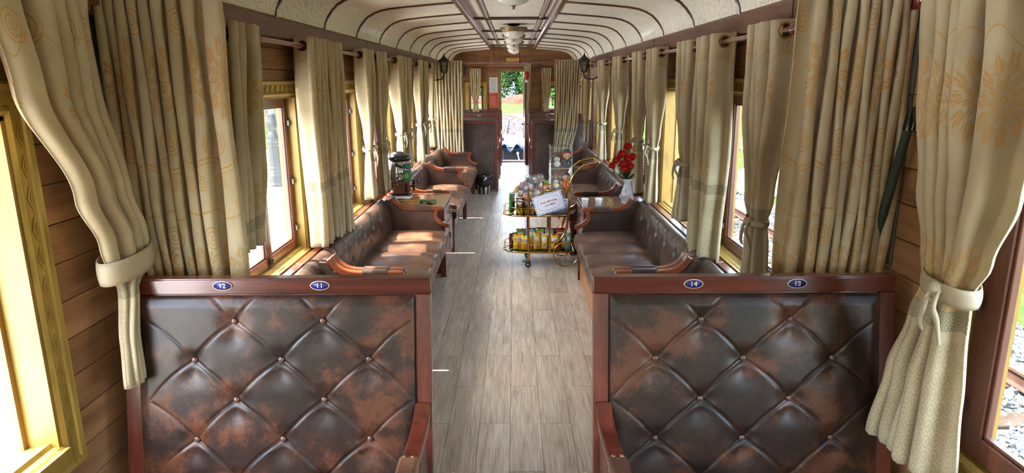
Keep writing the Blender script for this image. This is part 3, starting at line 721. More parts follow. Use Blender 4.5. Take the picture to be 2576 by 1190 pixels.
def bench(name, label, s, x0, width, btn_rows, plates, ytop=1.92, armx=None, detail=0.0042, mats=None):
    """transverse seat whose back faces the camera; x0 = left end. s: +1 = aisle side is on the right of it"""
    base = (x0+width/2, ytop-0.2, 0)
    root = thing(name, label, 'bench', base)
    bx, by = base[0], base[1]
    sl_ = 0.18; zt = 1.068
    def Yf(z): return ytop-sl_*(zt-0.03-z)      # front face of the frame
    def plane(u, v, d):    # u across from x0, v height: returns local
        return (x0+u-bx, Yf(v)-d-by, v)
    # frame
    g = G()
    g.box(x0-bx, x0+width-bx, ytop-0.004-by, ytop+0.034-by, zt-0.006, zt)       # cap
    g.box(x0-bx+0.002, x0+width-bx-0.002, ytop-by, ytop+0.030-by, zt-0.052, zt-0.006)
    g.build('top_rail', MT['mahog'], root, bevel=0.003)
    for (a, b) in ((x0, x0+0.048), (x0+width-0.048, x0+width)):
        zb = 0.0
        vts = []
        for z in (zt-0.052, 0.02):
            y = Yf(z)-by
            vts += [(a-bx, y, z), (b-bx, y, z), (b-bx, y+0.032, z), (a-bx, y+0.032, z)]
        G().add(vts, [(0, 1, 2, 3), (4, 7, 6, 5), (0, 4, 5, 1), (1, 5, 6, 2), (2, 6, 7, 3), (3, 7, 4, 0)]).build('stile', MT['mahog_z'], root, bevel=0.003)
    # back board
    vts = []
    for z in (zt-0.05, 0.05):
        y = Yf(z)-by
        vts += [(x0+0.04-bx, y+0.012, z), (x0+width-0.04-bx, y+0.012, z), (x0+width-0.04-bx, y+0.028, z), (x0+0.04-bx, y+0.028, z)]
    G().add(vts, [(0, 1, 2, 3), (4, 7, 6, 5), (0, 4, 5, 1), (1, 5, 6, 2), (2, 6, 7, 3), (3, 7, 4, 0)]).build('back_board', MT['mahog_z'], root)
    # tufted leather
    u0, u1, v0, v1 = 0.05, width-0.05, 0.36, zt-0.054
    nu = int((u1-u0)/detail); nv = int((v1-v0)/detail)
    U, V = np.meshgrid(np.linspace(u0, u1, nu), np.linspace(v0, v1, nv))
    D = tuft_disp(U-u0, V-v0, [(a-u0, b-v0) for a, b in btn_rows], 0.27, 0.121, w=u1-u0, h=v1-v0)
    g = G(); g.grid([[plane(U[j, i], V[j, i], D[j, i]+0.006) for i in range(nu)] for j in range(nv)])
    lb = g.build('backrest', MT['leather'], root)
    sg_ = G(); seen = set()
    hU = lambda uu, vv: tuft_disp(np.array([[uu-u0]]), np.array([[vv-v0]]), [(a-u0, b-v0) for a, b in btn_rows], 0.27, 0.121, w=u1-u0, h=v1-v0)[0, 0]
    for (a, b) in btn_rows:
        for sx in (-1, 1):
            for sy in (-1, 1):
                if sy < 0 and b-0.121 > v0: continue      # the lower button draws that seam upwards
                L = math.hypot(0.135, 0.121); ex, ey = sx*0.135/L, sy*0.121/L; P_ = []
                for t in np.linspace(0.012, L-0.006, 26):
                    bow = 0.010*math.sin(t/L*PI)*sx; uu, vv = a+ex*t-ey*bow, b+ey*t+ex*bow
                    if u0+0.004 < uu < u1-0.004 and v0 < vv < v1-0.006: P_.append((uu, vv))
                if len(P_) < 3: continue
                vts = []
                for i_, (uu, vv) in enumerate(P_):
                    d_ = hU(uu, vv)+0.0072; w_ = 0.0011
                    vts += [plane(uu-ey*w_, vv+ex*w_, d_), plane(uu+ey*w_, vv-ex*w_, d_)]
                sg_.add(vts, [(2*i_, 2*i_+1, 2*i_+3, 2*i_+2) for i_ in range(len(P_)-1)])
    sg_.build('seam', MT['gap'], lb)['kind'] = 'stuff'
    bm_ = None
    for (a, b) in btn_rows:
        p = plane(a, b, 0.008)
        if bm_ is None: bm_ = G().ell((0, 0, 0), (0.0095, 0.006, 0.0095), 14, 8).mesh('button', MT['button'])
        inst(bm_, 'button', lb, p)
    # number plates
    for px, num in plates:
        y = ytop-0.0025-by; pz = 1.0465-0.002
        pl_ = G()
        pl_.lathe([(0.0, -0.0015), (0.0295, -0.0015), (0.0295, 0.0015), (0.0, 0.0015)], (px-bx, y, pz), 32, 1, 'y', 1.0, 0.5)
        pl_.lathe([(0.0, -0.0022), (0.0272, -0.0022), (0.0272, 0.0), (0.0, 0.0)], (px-bx, y, pz), 32, 0, 'y', 1.0, 0.46)
        for q in (-1, 1): pl_.ell((px-bx+q*0.0245, y-0.0025, pz), (0.0022, 0.0015, 0.0022), 8, 5, 2)
        plo = pl_.build('number_plate', [MT['blueplate'], MT['cream'], MT['iron']], root, label='oval blue number plate reading %s' % num)
        text('number', num, 0.0225, MT['cream'], plo, (px-bx, y-0.0026, pz), ext=0.0004)
    # seat
    g = G(); pts = []
    n = 14
    out = [(ytop-0.13-by, 0.33), (ytop-0.13-by, 0.405), (ytop-0.17-by, 0.42), (ytop-0.45-by, 0.42), (ytop-0.52-by, 0.405), (ytop-0.545-by, 0.37), (ytop-0.53-by, 0.33)]
    g.prism(out, 'x', x0+0.06-bx, x0+width-0.06-bx, smooth=False); g.build('seat', MT['leather'], root, bevel=0.012)
    G().box(x0+0.03-bx, x0+width-0.03-bx, ytop-0.52-by, ytop-0.13-by, 0.26, 0.33).build('seat_frame', MT['mahog'], root, bevel=0.003)
    # arm rest on the aisle side (and on the wall side)
    for xa in (armx if armx is not None else []):
        pth = [(0.0, 0.690), (-0.055, 0.655), (-0.12, 0.635), (-0.22, 0.630), (-0.34, 0.628), (-0.46, 0.620)]
        q = bez([(xa-bx, Yf(0.66)+p[0]-0.0-by, p[1]) for p in pth], 24)
        g = G(); w2 = 0.024
        vts = []
        for k, p in enumerate(q):
            sh = -0.0 if k < 3 else -0.010*min(1, (k-3)/10)*(1 if s > 0 else -1)
            vts += [(p[0]-w2+sh, p[1], p[2]), (p[0]+w2+sh, p[1], p[2]), (p[0]+w2+sh, p[1], p[2]-0.034), (p[0]-w2+sh, p[1], p[2]-0.034)]
        m = len(q); fs = [(4*i+k, 4*i+4+k, 4*i+4+(k+1) % 4, 4*i+(k+1) % 4) for i in range(m-1) for k in range(4)]+[(0, 1, 2, 3), (4*m-1, 4*m-2, 4*m-3, 4*m-4)]
        g.add(vts, fs); ar = g.build('armrest', MT['mahog_z'], root, bevel=0.005)
        # leather pad with studs
        sh = -0.010*(1 if s > 0 else -1)
        pd = G().box(xa-bx-0.027+sh, xa-bx+0.027+sh, Yf(.66)-0.37-by, Yf(.66)-0.215-by, 0.590, 0.640)
        po = pd.build('arm_pad', MT['sofa'], root, bevel=0.008)
        for q_ in (-0.012, 0.012): G().ell((xa-bx+q_+sh, Yf(.66)-0.222-by, 0.641), (0.006, 0.006, 0.003), 10, 6).build('stud', MT['bronze'], po)
        # curved front post
        post = [(-0.40, 0.60), (-0.34, 0.50), (-0.40, 0.42), (-0.47, 0.36), (-0.47, 0.0)]
        qq = bez([(0, p[0], p[1]) for p in post], 20)
        G().band([(Yf(.66)-by+p[1], p[2]) for p in qq], 'x', xa-bx-0.02, xa-bx+0.02, 0.036).build('arm_post', MT['mahog_z'], root, bevel=0.004)
        G().box(xa-bx-0.016, xa-bx+0.016, Yf(.66)-0.37-by, Yf(.5)-0.01-by, 0.43, 0.598).build('side_panel', MT['leather'], root, bevel=0.01)
    return root
rows = (0.9387, 0.8216, 0.699, 0.578, 0.457)
BL = [(a, z) for k, z in enumerate(rows) for a in ((0.345, 0.615) if k % 2 == 0 else (0.220, 0.486, 0.754))]
BR = [(a, z) for k, z in enumerate(rows) for a in ((0.326, 0.596) if k % 2 == 0 else (0.188, 0.455, 0.726))]
bench('bench', 'near left button-tufted brown leather bench back with plates 12 and 11', 1, -1.168, 0.944, BL, [(-0.858, '12'), (-0.561, '11')], armx=[-0.252])
bench('bench', 'near right button-tufted dark leather bench back with plates 14 and 13', -1, 0.272, 0.918, BR, [(0.575, '14'), (0.889, '13')], armx=[0.304])

# far group: first partitions seen from behind (no plates), then rows facing us
def far_bench(label, s, y, plates, facing=False, det=0.012):
    x0, x1 = (-1.2, -0.222) if s < 0 else (0.282, 1.2)
    root = thing('bench', label, 'bench', ((x0+x1)/2, y, 0)); cx = (x0+x1)/2
    hw = (x1-x0)/2
    G().box(-hw, hw, -0.002, 0.036, 1.060, 1.068).box(-hw+.003, hw-.003, 0, 0.034, 1.016, 1.060).build('top_rail', MT['mahog'], root, bevel=0.003)
    for a in (-hw, hw-0.05): G().box(a, a+0.05, 0.0, 0.034, 0.0, 1.016).build('stile', MT['mahog_z'], root, bevel=0.003)
    u0, u1, v0, v1 = -hw+0.05, hw-0.05, 0.03 if not facing else 0.42, 1.016
    nu = int((u1-u0)/det); nv = int((v1-v0)/det)
    U, V = np.meshgrid(np.linspace(u0, u1, nu), np.linspace(v0, v1, nv))
    bt = [(a, z) for k, z in enumerate((0.93, 0.80, 0.67, 0.54, 0.41, 0.28)) for a in ((-0.14, 0.15) if k % 2 == 0 else (-0.28, 0.01, 0.30)) if z > v0+0.05]
    D = tuft_disp(U-u0, V-v0, [(a-u0, b-v0) for a, b in bt], 0.28, 0.13, depth=0.010, cr=0.003, w=u1-u0, h=v1-v0)
    o = G().grid([[(U[j, i], 0.008-D[j, i], V[j, i]) for i in range(nu)] for j in range(nv)]).build('backrest' if facing else 'back_panel', MT['farleather'], root)
    for a, z in bt: G().ell((a, 0.004, z), (0.010, 0.005, 0.010), 8, 5).build('button', MT['button'], o)
    G().box(u0, u1, 0.012, 0.03, 0.03, 1.016).build('back_board', MT['mahog_z'], root)
    for k, num in enumerate(plates):
        px = -hw+0.31+0.30*k
        pl_ = G().lathe([(0.0, -0.0015), (0.030, -0.0015), (0.030, 0.0015), (0, 0.0015)], (px, -0.003, 1.04), 20, 1, 'y', 1, .5).lathe([(0.0, -0.003), (0.027, -0.003), (0.027, 0), (0, 0)], (px, -0.003, 1.04), 20, 0, 'y', 1, .46)
        plo = pl_.build('number_plate', [MT['blueplate'], MT['cream']], root); 
    # seat and arm post on the other or this side
    q = -1 if facing else 1
    ya, yb = (-0.46, -0.02) if facing else (0.05, 0.50)
    G().box(-hw+0.05, hw-0.05, ya, yb, 0.33, 0.42).build('seat', MT['leather'], root, bevel=0.02)
    G().box(-hw+0.03, hw-0.03, ya, yb, 0.05, 0.33).build('seat_frame', MT['mahog'], root, bevel=0.003)
    ax = hw-0.025 if s < 0 else -hw+0.025
    yy = -1 if facing else 1; y00 = 0.0 if facing else 0.034
    pr_ = bez([(0, y00, 0.69), (0, y00+yy*0.08, 0.64), (0, y00+yy*0.3, 0.63), (0, y00+yy*0.44, 0.62), (0, y00+yy*0.47, 0.60)], 16)
    G().band([(p[1], p[2]) for p in pr_], 'x', ax-0.022, ax+0.022, 0.032).build('armrest', MT['arm'], root, bevel=0.004)
    pr_ = bez([(0, y00+yy*0.42, 0.60), (0, y00+yy*0.37, 0.50), (0, y00+yy*0.42, 0.40), (0, y00+yy*0.47, 0.2), (0, y00+yy*0.47, 0.0)], 20)
    G().band([(p[1], p[2]) for p in pr_], 'x', ax-0.02, ax+0.02, 0.034).build('arm_post', MT['mahog_z'], root, bevel=0.004)
    return root
far_bench('first far left seat back, plain tufted partition behind the bin', -1, 9.93, [])
far_bench('first far right seat back behind the clear display box', 1, 9.93, [])
far_bench('second far left bench row with two blue plates on its top rail', -1, 11.72, ['', ''], True)
far_bench('second far right bench row just behind the first right seat back', 1, 11.72, ['', ''], True)
far_bench('last left bench row against the end wall under the notices', -1, 13.5, ['', ''], True)
far_bench('last right bench row against the end wall beside the open door', 1, 13.5, ['', ''], True)

# ================================================================ SIDE SOFAS
def sofa(label, s, y0, y1, solid=False, plates=()):
    root = thing('sofa', label, 'sofa', (s*HW, (y0+y1)/2, 0)); yc = (y0+y1)/2; a, b = y0-yc, y1-yc
    X = lambda d: -s*d
    # seat cushion: five soft rolls
    n = max(4, round((y1-y0-0.1)/0.37)); ny = n*12+1; nx = 22; g = G(); rows_ = []
    rs = np.random.RandomState(int(abs(y0)*100)+(5 if s > 0 else 0))
    amp = rs.uniform(0.7, 1.2, n+1)
    for j in range(ny):
        t = j/(ny-1); y = lerp(a+0.055, b-0.055, t); ph = (t*n) % 1.0; k = min(n-1, int(t*n)); e = abs(math.sin(PI*ph))**0.42
        r = []
        for i in range(nx):
            q = i/(nx-1); d = 0.215+0.50*min(1, q/0.84)
            if q < 0.84: z = 0.408+(0.034*amp[k])*e*(0.75+0.25*math.sin(PI*q))-0.02*max(0, (q-0.6)/0.24)**2
            else:
                w = (q-0.84)/0.16*PI/2; d = 0.715+0.022*math.sin(w)*(0.5+0.5*e); z = 0.408+0.034*amp[k]*e*0.9-0.02-0.075*(1-math.cos(w))
            z += 0.0035*math.sin(17*d+9*y+3*math.sin(7*y))*math.sin(13*y+4*d)
            r.append((X(d), y, z))
        rows_.append(r)
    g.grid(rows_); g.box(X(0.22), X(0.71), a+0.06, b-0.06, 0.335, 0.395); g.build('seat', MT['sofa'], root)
    # back
    bt = []; k = 0; y = a+0.17
    while y < b-0.12: bt += [(y, 0.10 if k % 2 else 0.19)]; y += 0.135; k += 1
    nu = int((b-a-0.1)/0.014); nv = 26
    L = [(0.238, 0.405), (0.236, 0.48), (0.229, 0.56), (0.210, 0.63), (0.172, 0.668), (0.130, 0.668), (0.098, 0.63)]
    cur = bez([(p[0], 0, p[1]) for p in L], 24); nv = len(cur)
    ln = [0]
    for p, q in zip(cur, cur[1:]): ln.append(ln[-1]+math.dist(p, q))
    U, V = np.meshgrid(np.linspace(a+0.012, b-0.012, nu), np.array(ln))
    D = np.zeros_like(U)
    for (bu, bv) in bt: 
        D -= 0.015*np.exp(-((U-bu)/0.022)**2-((V-bv)/0.02)**2)
        D -= 0.003*np.exp(-((U-bu)/0.007)**2)*np.clip((V-bv+0.02)/0.16, 0, 1)*(V < 0.30)
        D -= 0.004*np.exp(-((U-bu-0.065*np.sign(bv-0.15)*(V-bv)/0.1)/0.008)**2)*((V-bv) < 0.1)*((V-bv) > -0.1)
    rows_ = []
    for j in range(nv):
        p0 = cur[max(0, j-1)]; p1 = cur[min(nv-1, j+1)]; dx, dz = p1[0]-p0[0], p1[2]-p0[2]; l = math.hypot(dx, dz) or 1
        nx_, nz_ = dz/l, -dx/l
        if nx_ < 0 and j < 5: pass
        rows_.append([(X(cur[j][0]+nx_*D[j, i]), U[j, i], cur[j][2]+nz_*D[j, i]) for i in range(nu)])
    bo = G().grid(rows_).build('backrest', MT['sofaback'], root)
    for yy in (a+0.012, b-0.018): G().prism([(X(p[0]), p[2]) for p in cur]+[(X(0.098), 0.405)], 'y', yy, yy+0.006).build('end_cap', MT['sofaback'], root)
    bme = G().ell((0, 0, 0), (0.005, 0.007, 0.007), 8, 6).mesh('button', MT['button'])
    for bu, bv in bt:
        j = int(np.argmin(abs(np.array(ln)-bv))); inst(bme, 'button', bo, (X(cur[j][0]-0.014), bu, cur[j][2]))
    G().box(X(0.02), X(0.10), a+0.01, b-0.01, 0.10, 0.62).build('back_board', MT['cab'], root)
    # wooden rail above the back with seat plates
    G().box(X(0.045), X(0.094), a+0.002, b-0.002, 0.598, 0.652).build('top_rail', MT['arm_y'], root, bevel=0.005)
    for py in plates:
        g = G().lathe([(0.0, 0.0), (0.024, 0.0), (0.024, 0.003), (0, 0.003)], (X(0.093), py-yc, 0.628), 20, 1, 'x', 1, .5) if False else G()
        g.lathe([(0.0, -0.001), (0.026, -0.001), (0.026, 0.002), (0, 0.002)], (X(0.096), py-yc, 0.626), 20, 1, 'x', 1.0, 0.55).lathe([(0.0, -0.002), (0.023, -0.002), (0.023, 0.003), (0, 0.003)], (X(0.096), py-yc, 0.626), 20, 0, 'x', 1.0, 0.5)
        g.build('number_plate', [MT['blueplate'], MT['cream']], root)
    # frame, legs
    G().box(X(0.665), X(0.70), a+0.01, b-0.01, 0.27, 0.335).box(X(0.10), X(0.66), a+0.01, a+0.045, 0.27, 0.335).box(X(0.10), X(0.66), b-0.045, b-0.01, 0.27, 0.335).build('apron', MT['arm_y'], root, bevel=0.004)
    if solid:
        G().box(X(0.655), X(0.672), a+0.03, b-0.03, 0.0, 0.27).build('front_panel', MT['apron'], root, bevel=0.002)
    for yy in (a+0.012, b-0.057):
        G().box(X(0.645), X(0.69), yy, yy+0.045, 0.0, 0.27).build('leg', MT['mahog_z'], root, bevel=0.003)
        G().box(X(0.12), X(0.165), yy, yy+0.045, 0.0, 0.27).build('leg', MT['mahog_z'], root, bevel=0.003)
    # arms
    for yy in (a+0.004, b-0.048):
        y2 = yy+0.044
        top = bez([(0.655, 0, 0.598), (0.60, 0, 0.602), (0.50, 0, 0.600), (0.42, 0, 0.600), (0.345, 0, 0.610), (0.290, 0, 0.642), (0.252, 0, 0.695)], 30)
        ar = G().band([(X(p[0]), p[2]) for p in top], 'y', yy, y2, 0.036).ell((X(0.652), (yy+y2)/2, 0.598), (0.016, 0.022, 0.019), 12, 8).build('armrest', MT['arm'], root, bevel=0.005)
        G().box(X(0.575), X(0.425), yy-0.003, y2+0.003, 0.578, 0.626).build('arm_pad', MT['sofaback'], root, bevel=0.010)
        for q_ in (0.567, 0.433):
            for w in (-0.012, 0.012): G().ell((X(q_), (yy+y2)/2+w, 0.627), (0.004, 0.005, 0.002), 8, 5).build('stud', MT['steel'], ar)
        post = bez([(0.620, 0, 0.585), (0.610, 0, 0.53), (0.640, 0, 0.485), (0.685, 0, 0.458), (0.722, 0, 0.452)], 18)
        G().band([(X(p[0]), p[2]) for p in post], 'y', yy, y2, 0.036).build('arm_post', MT['arm'], root, bevel=0.004)
        inner = [(X(0.18), 0.40), (X(0.665), 0.40), (X(0.640), 0.455), (X(0.60), 0.50), (X(0.592), 0.582), (X(0.33), 0.590), (X(0.27), 0.62), (X(0.235), 0.67), (X(0.19), 0.672)]
        G().prism(inner, 'y', yy+0.008, y2+0.014 if yy < 0 else y2-0.008).build('side_panel', MT['sofaback'], root, bevel=0.008)
    return root
sofa('left sofa end just behind the near left bench, mostly hidden', -1, 2.14, 3.555, plates=(3.30,))
sofa('left brown leather sofa between near bench and tea urn table, sunlit seat', -1, 3.565, 5.50, plates=(3.98, 4.75, 5.1))
sofa('left leather sofa just beyond the table with the tea urn', -1, 6.26, 7.94, plates=())
sofa('farthest left leather sofa, beside the rubbish bin', -1, 7.95, 9.74, plates=())
sofa('right sofa end just behind the near right bench, mostly hidden', 1, 2.14, 3.555, True, plates=())
sofa('right brown leather sofa with orange wooden base between bench and flower table', 1, 3.565, 5.40, True, plates=(4.55,))
sofa('right leather sofa just beyond the table with the flower vase', 1, 6.13, 7.92, True, plates=())
sofa('farthest right leather sofa, seen through the brass trolley handle', 1, 7.93, 9.70, True, plates=())

# ================================================================ SIDE TABLES (cabinets)
def side_table(label, s, y0, y1, F=0.66):
    root = thing('side_table', label, 'table', (s*HW, (y0+y1)/2, 0)); yc = (y0+y1)/2; a, b = y0-yc, y1-yc
    X = lambda d: -s*d
    g = G()
    for k in range(5):
        w_ = (F+0.01)/5-0.003; d0 = 0.02+w_*k; g.box(X(d0+0.0007), X(d0+w_-0.0007), a, b, 0.578, 0.60)
    g.build('table_top', MT['tabletop'], root, bevel=0.0015)
    G().box(X(0.03), X(F), a+0.012, b-0.012, 0.06, 0.578).box(X(0.05), X(F-0.02), a+0.03, b-0.03, 0.0, 0.06).build('carcass', MT['cab'], root, bevel=0.002)
    # near side: framed recessed panels
    g = G(); y = a+0.012
    for q in ((0.03, 0.075), (F-0.045, F), (0.32, 0.36)): g.box(X(q[0]), X(q[1]), y-0.010, y, 0.06, 0.578)
    for q in ((0.06, 0.11), (0.53, 0.578), (0.30, 0.34)): g.box(X(0.075), X(F-0.045), y-0.008, y, q[0], q[1])
    g.build('side_frame', MT['cab'], root, bevel=0.002)
    for q in ((0.09, 0.305), (0.375, F-0.06)):
        for z in ((0.125, 0.285), (0.355, 0.515)): G().box(X(q[0]), X(q[1]), y-0.005, y, z[0], z[1]).build('panel', MT['cab'], root, bevel=0.004)
    # aisle face: drawer and two doors
    x = F
    for (za, zb, nm) in ((0.42, 0.565, 'drawer'), ):
        o = G().box(X(x), X(x+0.018), a+0.02, b-0.02, za, zb).build(nm, MT['cab'], root, bevel=0.004)
        G().tube([(X(x+0.018), -0.05, 0.49), (X(x+0.04), -0.04, 0.485), (X(x+0.04), 0.04, 0.485), (X(x+0.018), 0.05, 0.49)], 0.004, 8).build('handle', MT['iron'], o)
    for (ya, yb, hy) in ((a+0.02, -0.003, -0.03), (0.003, b-0.02, 0.03)):
        o = G().box(X(x), X(x+0.018), ya, yb, 0.075, 0.408).box(X(x+0.018), X(x+0.022), ya+0.03, yb-0.03, 0.11, 0.375).build('door', MT['cab'], root, bevel=0.004)
        g = G().lathe([(0.0, 0), (0.010, 0), (0.010, 0.008), (0, 0.008)], (X(x+0.022), hy, 0.27), 12, 0, 'x') if False else G()
        g.ell((X(x+0.026), hy, 0.285), (0.007, 0.008, 0.008), 10, 6); g.tube([(X(x+0.030), hy+0.022*math.sin(t), 0.262+0.022*math.cos(t)) for t in np.linspace(0, 2*PI, 17)[:-1]], 0.0025, 6, closed=True)
        g.build('ring_handle', MT['iron'], o)
    return root
side_table('left wooden cabinet table under the tea urn and wicker basket', -1, 5.515, 6.245)
side_table('right wooden cabinet table under the flower vase and two paper cups', 1, 5.415, 6.005, 0.625)
# ================================================================ CURTAINS
def interp(prof, z):
    if z >= prof[0][0]: return prof[0][1:]
    for p, q in zip(prof, prof[1:]):
        if q[0] <= z <= p[0]:
            t = (p[0]-z)/(p[0]-q[0]); t = t*t*(3-2*t)
            return tuple(lerp(a, b, t) for a, b in zip(p[1:], q[1:]))
    return prof[-1][1:]
def curtain(label, axis, base, pos, ztop, zbot, prof, folds, group, mat='curtain', nu=None, nv=46, tie=None, tails=True, ring=True, ringside=-1, phase=0.0, seed=1, hem=0.006, umul=1.0, bh=0.013, warp=0):
    """axis 'y': hangs on a rod running along Y at x=pos; axis 'x': on a rod across the car at y=pos.
    prof: (z, centre along rod, half width, fold amplitude, push away from the wall)"""
    rs = np.random.RandomState(seed)
    root = thing('curtain', label, 'curtain', base, group=group)
    nu = nu or folds*14
    g = G(); rows_ = []; uvs = []
    jit = rs.uniform(0.75, 1.2, 2*folds+2); wv = rs.uniform(-1, 1, 6)
    for j in range(nv+1):
        z = lerp(ztop, zbot, j/nv); c, hw_, am, push = interp(prof, z)
        low = max(0, (1.2-z)); r = []; uu = []; L = 0; last = None
        for i in range(nu+1):
            t = i/nu; tw = t if not warp else (t**warp if warp > 0 else 1-(1-t)**(-warp)); ph = tw*folds*2*PI+phase; k = int(tw*folds*2)
            sn = math.sin(ph); a_ = am*jit[min(k, 2*folds+1)]
            off = a_*(abs(sn)**0.75)*(1 if sn > 0 else -1)
            al = c+hw_*(2*t-1)-hw_/folds*0.42*math.sin(2*ph)
            al += 0.008*low*math.sin(3*t+wv[0]*5)+0.004*math.sin(9*z+ph*0.5+wv[1])*(1 if j > 3 else 0)
            off += 0.006*math.sin(5*z+ph*0.3+wv[2]*3)*min(1, j/8)
            zz = z+(hem*math.sin(ph*1.0+1)*min(1, max(0, (j/nv-0.9)*10)))
            if j == 0: zz += 0.004*math.sin(ph)
            q = (pos+push+off, al) if axis == 'y' else (al, pos+push+off)
            r.append((q[0]-base[0], q[1]-base[1], zz-base[2])); uu.append((tw*folds*0.28*umul*(0.72 if warp else 1)+t*(0.5 if warp else 0)+0.07, zz))
        rows_.append(r); uvs.append(uu)
    g.grid(rows_, uvs)
    body = g.build('cloth', MT[mat], root, solid=0.0022)
    # bronze eyelets where the cloth crosses the rod
    if ring:
        c, hw_, am, push = interp(prof, ztop-0.055)
        done = 0
        for k in range(0, 2*folds, 1):
            t = (k+0.0)/(2*folds)
            if phase: t = ((k*PI-phase) % (folds*2*PI))/(folds*2*PI)
            if done > 2: break
            al = c+hw_*(2*t-1); done += 1
            if axis == 'y':
                p = (pos+push-base[0], al-base[1], ztop-0.045-base[2])
                gg = G(); n = 20
                gg.tube([(p[0]+0.029*math.cos(a), p[1]-0.004, p[2]+0.029*math.sin(a)) for a in np.linspace(0, 2*PI, n+1)[:-1]], 0.0055, 6, 0, True)
                gg.lathe([(0.0, -0.003), (0.026, -0.003), (0.026, 0.004), (0, 0.004)], (p[0], p[1]-0.001, p[2]), 20, 1, 'y')
                gg.build('eyelet', [MT['ring'], MT['gap']], body)
            else:
                p = (al-base[0], pos+push-base[1], ztop-0.045-base[2])
                gg = G(); gg.tube([(p[0]-0.003, p[1]+0.027*math.cos(a), p[2]+0.027*math.sin(a)) for a in np.linspace(0, 2*PI, 17)[:-1]], 0.005, 6, 0, True)
                gg.build('eyelet', MT['ring'], body)
    if tie:
        c, hw_, am, push = interp(prof, tie)
        g = G(); n = 28; rr = []
        for jz in range(5):
            q = (jz-2)/2; rw = []
            for i in range(n+1):
                a = 2*PI*i/n; al = c+(hw_+0.014+0.004*(1-q*q))*math.cos(a); off = (am*1.25+0.016+0.003*(1-q*q))*math.sin(a)
                zz = tie+q*bh+0.010*math.cos(a)
                v_ = (pos+push+off, al) if axis == 'y' else (al, pos+push+off)
                rw.append((v_[0]-base[0], v_[1]-base[1], zz-base[2]))
            rr.append(rw)
        g.grid(rr); to = g.build('tie_band', MT['lining'], root, solid=0.004)
        if tails:
            sg = 1 if axis == 'x' else (1 if pos < 0 else -1)
            for w in (-1, 1):
                if axis == 'y':
                    P = [(pos+push+sg*(am+0.03), c-0.015*w-0.01), ]
                    x0 = P[0][0]-base[0]; y0 = P[0][1]-base[1]; z0 = tie-base[2]
                    q = bez([(x0, y0-0.02, z0), (x0+sg*0.018, y0-0.035, z0-0.025-0.01*w), (x0+sg*0.012+0.012*w, y0-0.03, z0-0.075), (x0+0.014*w, y0-0.03, z0-0.12-0.015*w)], 12)
                else:
                    x0 = c-base[0]; y0 = pos-am-0.03-base[1]; z0 = tie-base[2]
                    q = bez([(x0, y0, z0), (x0+0.02*w, y0-0.015, z0-0.03), (x0+0.03*w, y0-0.01, z0-0.08)], 9)
                gg = G(); gg.tube(q, [0.008-0.004*abs(2*i/(len(q)-1)-1) for i in range(len(q))], 6); gg.build('tie_tail', MT['lining'], to)
            if axis == 'y': G().ell((pos+push+sg*(am+0.026)-base[0], c-0.02-base[1], tie-base[2]), (0.020, 0.024, 0.022), 10, 8, wob=0.2).build('knot', MT['lining'], to)
    return root
gs = 'curtains on the side rods'; gp = 'partition curtains on the cross rods'
def side_curtain(label, s, y0, y1, folds, tied, zb=0.70, xo=1.138, amp=0.058, seed=1, tie=1.12, bot=None, ph=0.5):
    c = (y0+y1)/2; hw = (y1-y0)/2; pos = s*xo
    if tied:
        prof_ = [(1.90, c, hw, amp, 0), (1.55, c, hw*0.95, amp*0.95, 0), (tie+0.10, c+0.01, hw*0.48, amp*0.62, -s*0.0), (tie, c+0.01, hw*0.34, amp*0.42, 0), (tie-0.12, c+0.01, hw*0.42, amp*0.55, 0), (zb, c+0.02, hw*0.55, amp*0.75, 0)]
    else:
        bt = bot or (0.0, 1.1)
        prof_ = [(1.90, c, hw, amp, 0), (1.3, c+bt[0]*0.4, hw*1.02, amp*0.95, 0), (zb, c+bt[0], hw*bt[1], amp*0.95, s*-0.01)]
    return curtain(label, 'y', (pos, c, 0), pos, 1.885, zb, prof_, folds, gs, tie=tie if tied else None, seed=seed, phase=s*0.0+ph, nv=44)
# left wall, near to far
side_curtain('bunched curtain edge beside the big left partition curtain, left wall', -1, 2.76, 3.10, 4, False, 0.95, seed=3, bot=(-0.15, 0.8))
side_curtain('untied left curtain hanging full length over the near sofa, right of the lamp post window', -1, 3.76, 4.10, 4, False, 0.70, seed=4, bot=(-0.02, 1.0))
side_curtain('untied shaded left curtain directly behind the full-length one', -1, 4.17, 4.46, 4, False, 0.64, seed=5, bot=(0.0, 1.25))
side_curtain('left curtain knotted at mid height, nearest of the tied ones on the left wall', -1, 5.13, 5.50, 4, True, 0.72, seed=6)
side_curtain('left tied curtain just behind the nearest tied one, second on the left wall', -1, 5.66, 6.05, 4, True, 0.68, seed=7)
side_curtain('left tied curtain hanging above the tea urn', -1, 6.62, 6.98, 4, True, 0.72, seed=8)
side_curtain('left tied curtain in shade just behind the one above the tea urn', -1, 7.10, 7.50, 4, True, 0.72, seed=9)
side_curtain('sunlit left tied curtain hanging over the back of the third sofa', -1, 8.05, 8.45, 4, True, 0.66, seed=10)
side_curtain('left tied curtain next before the last one on the left wall', -1, 8.6, 8.95, 4, True, 0.70, seed=11)
side_curtain('last sunlit tied curtain on the left wall before the wall lantern', -1, 9.35, 9.62, 3, True, 0.72, seed=12)
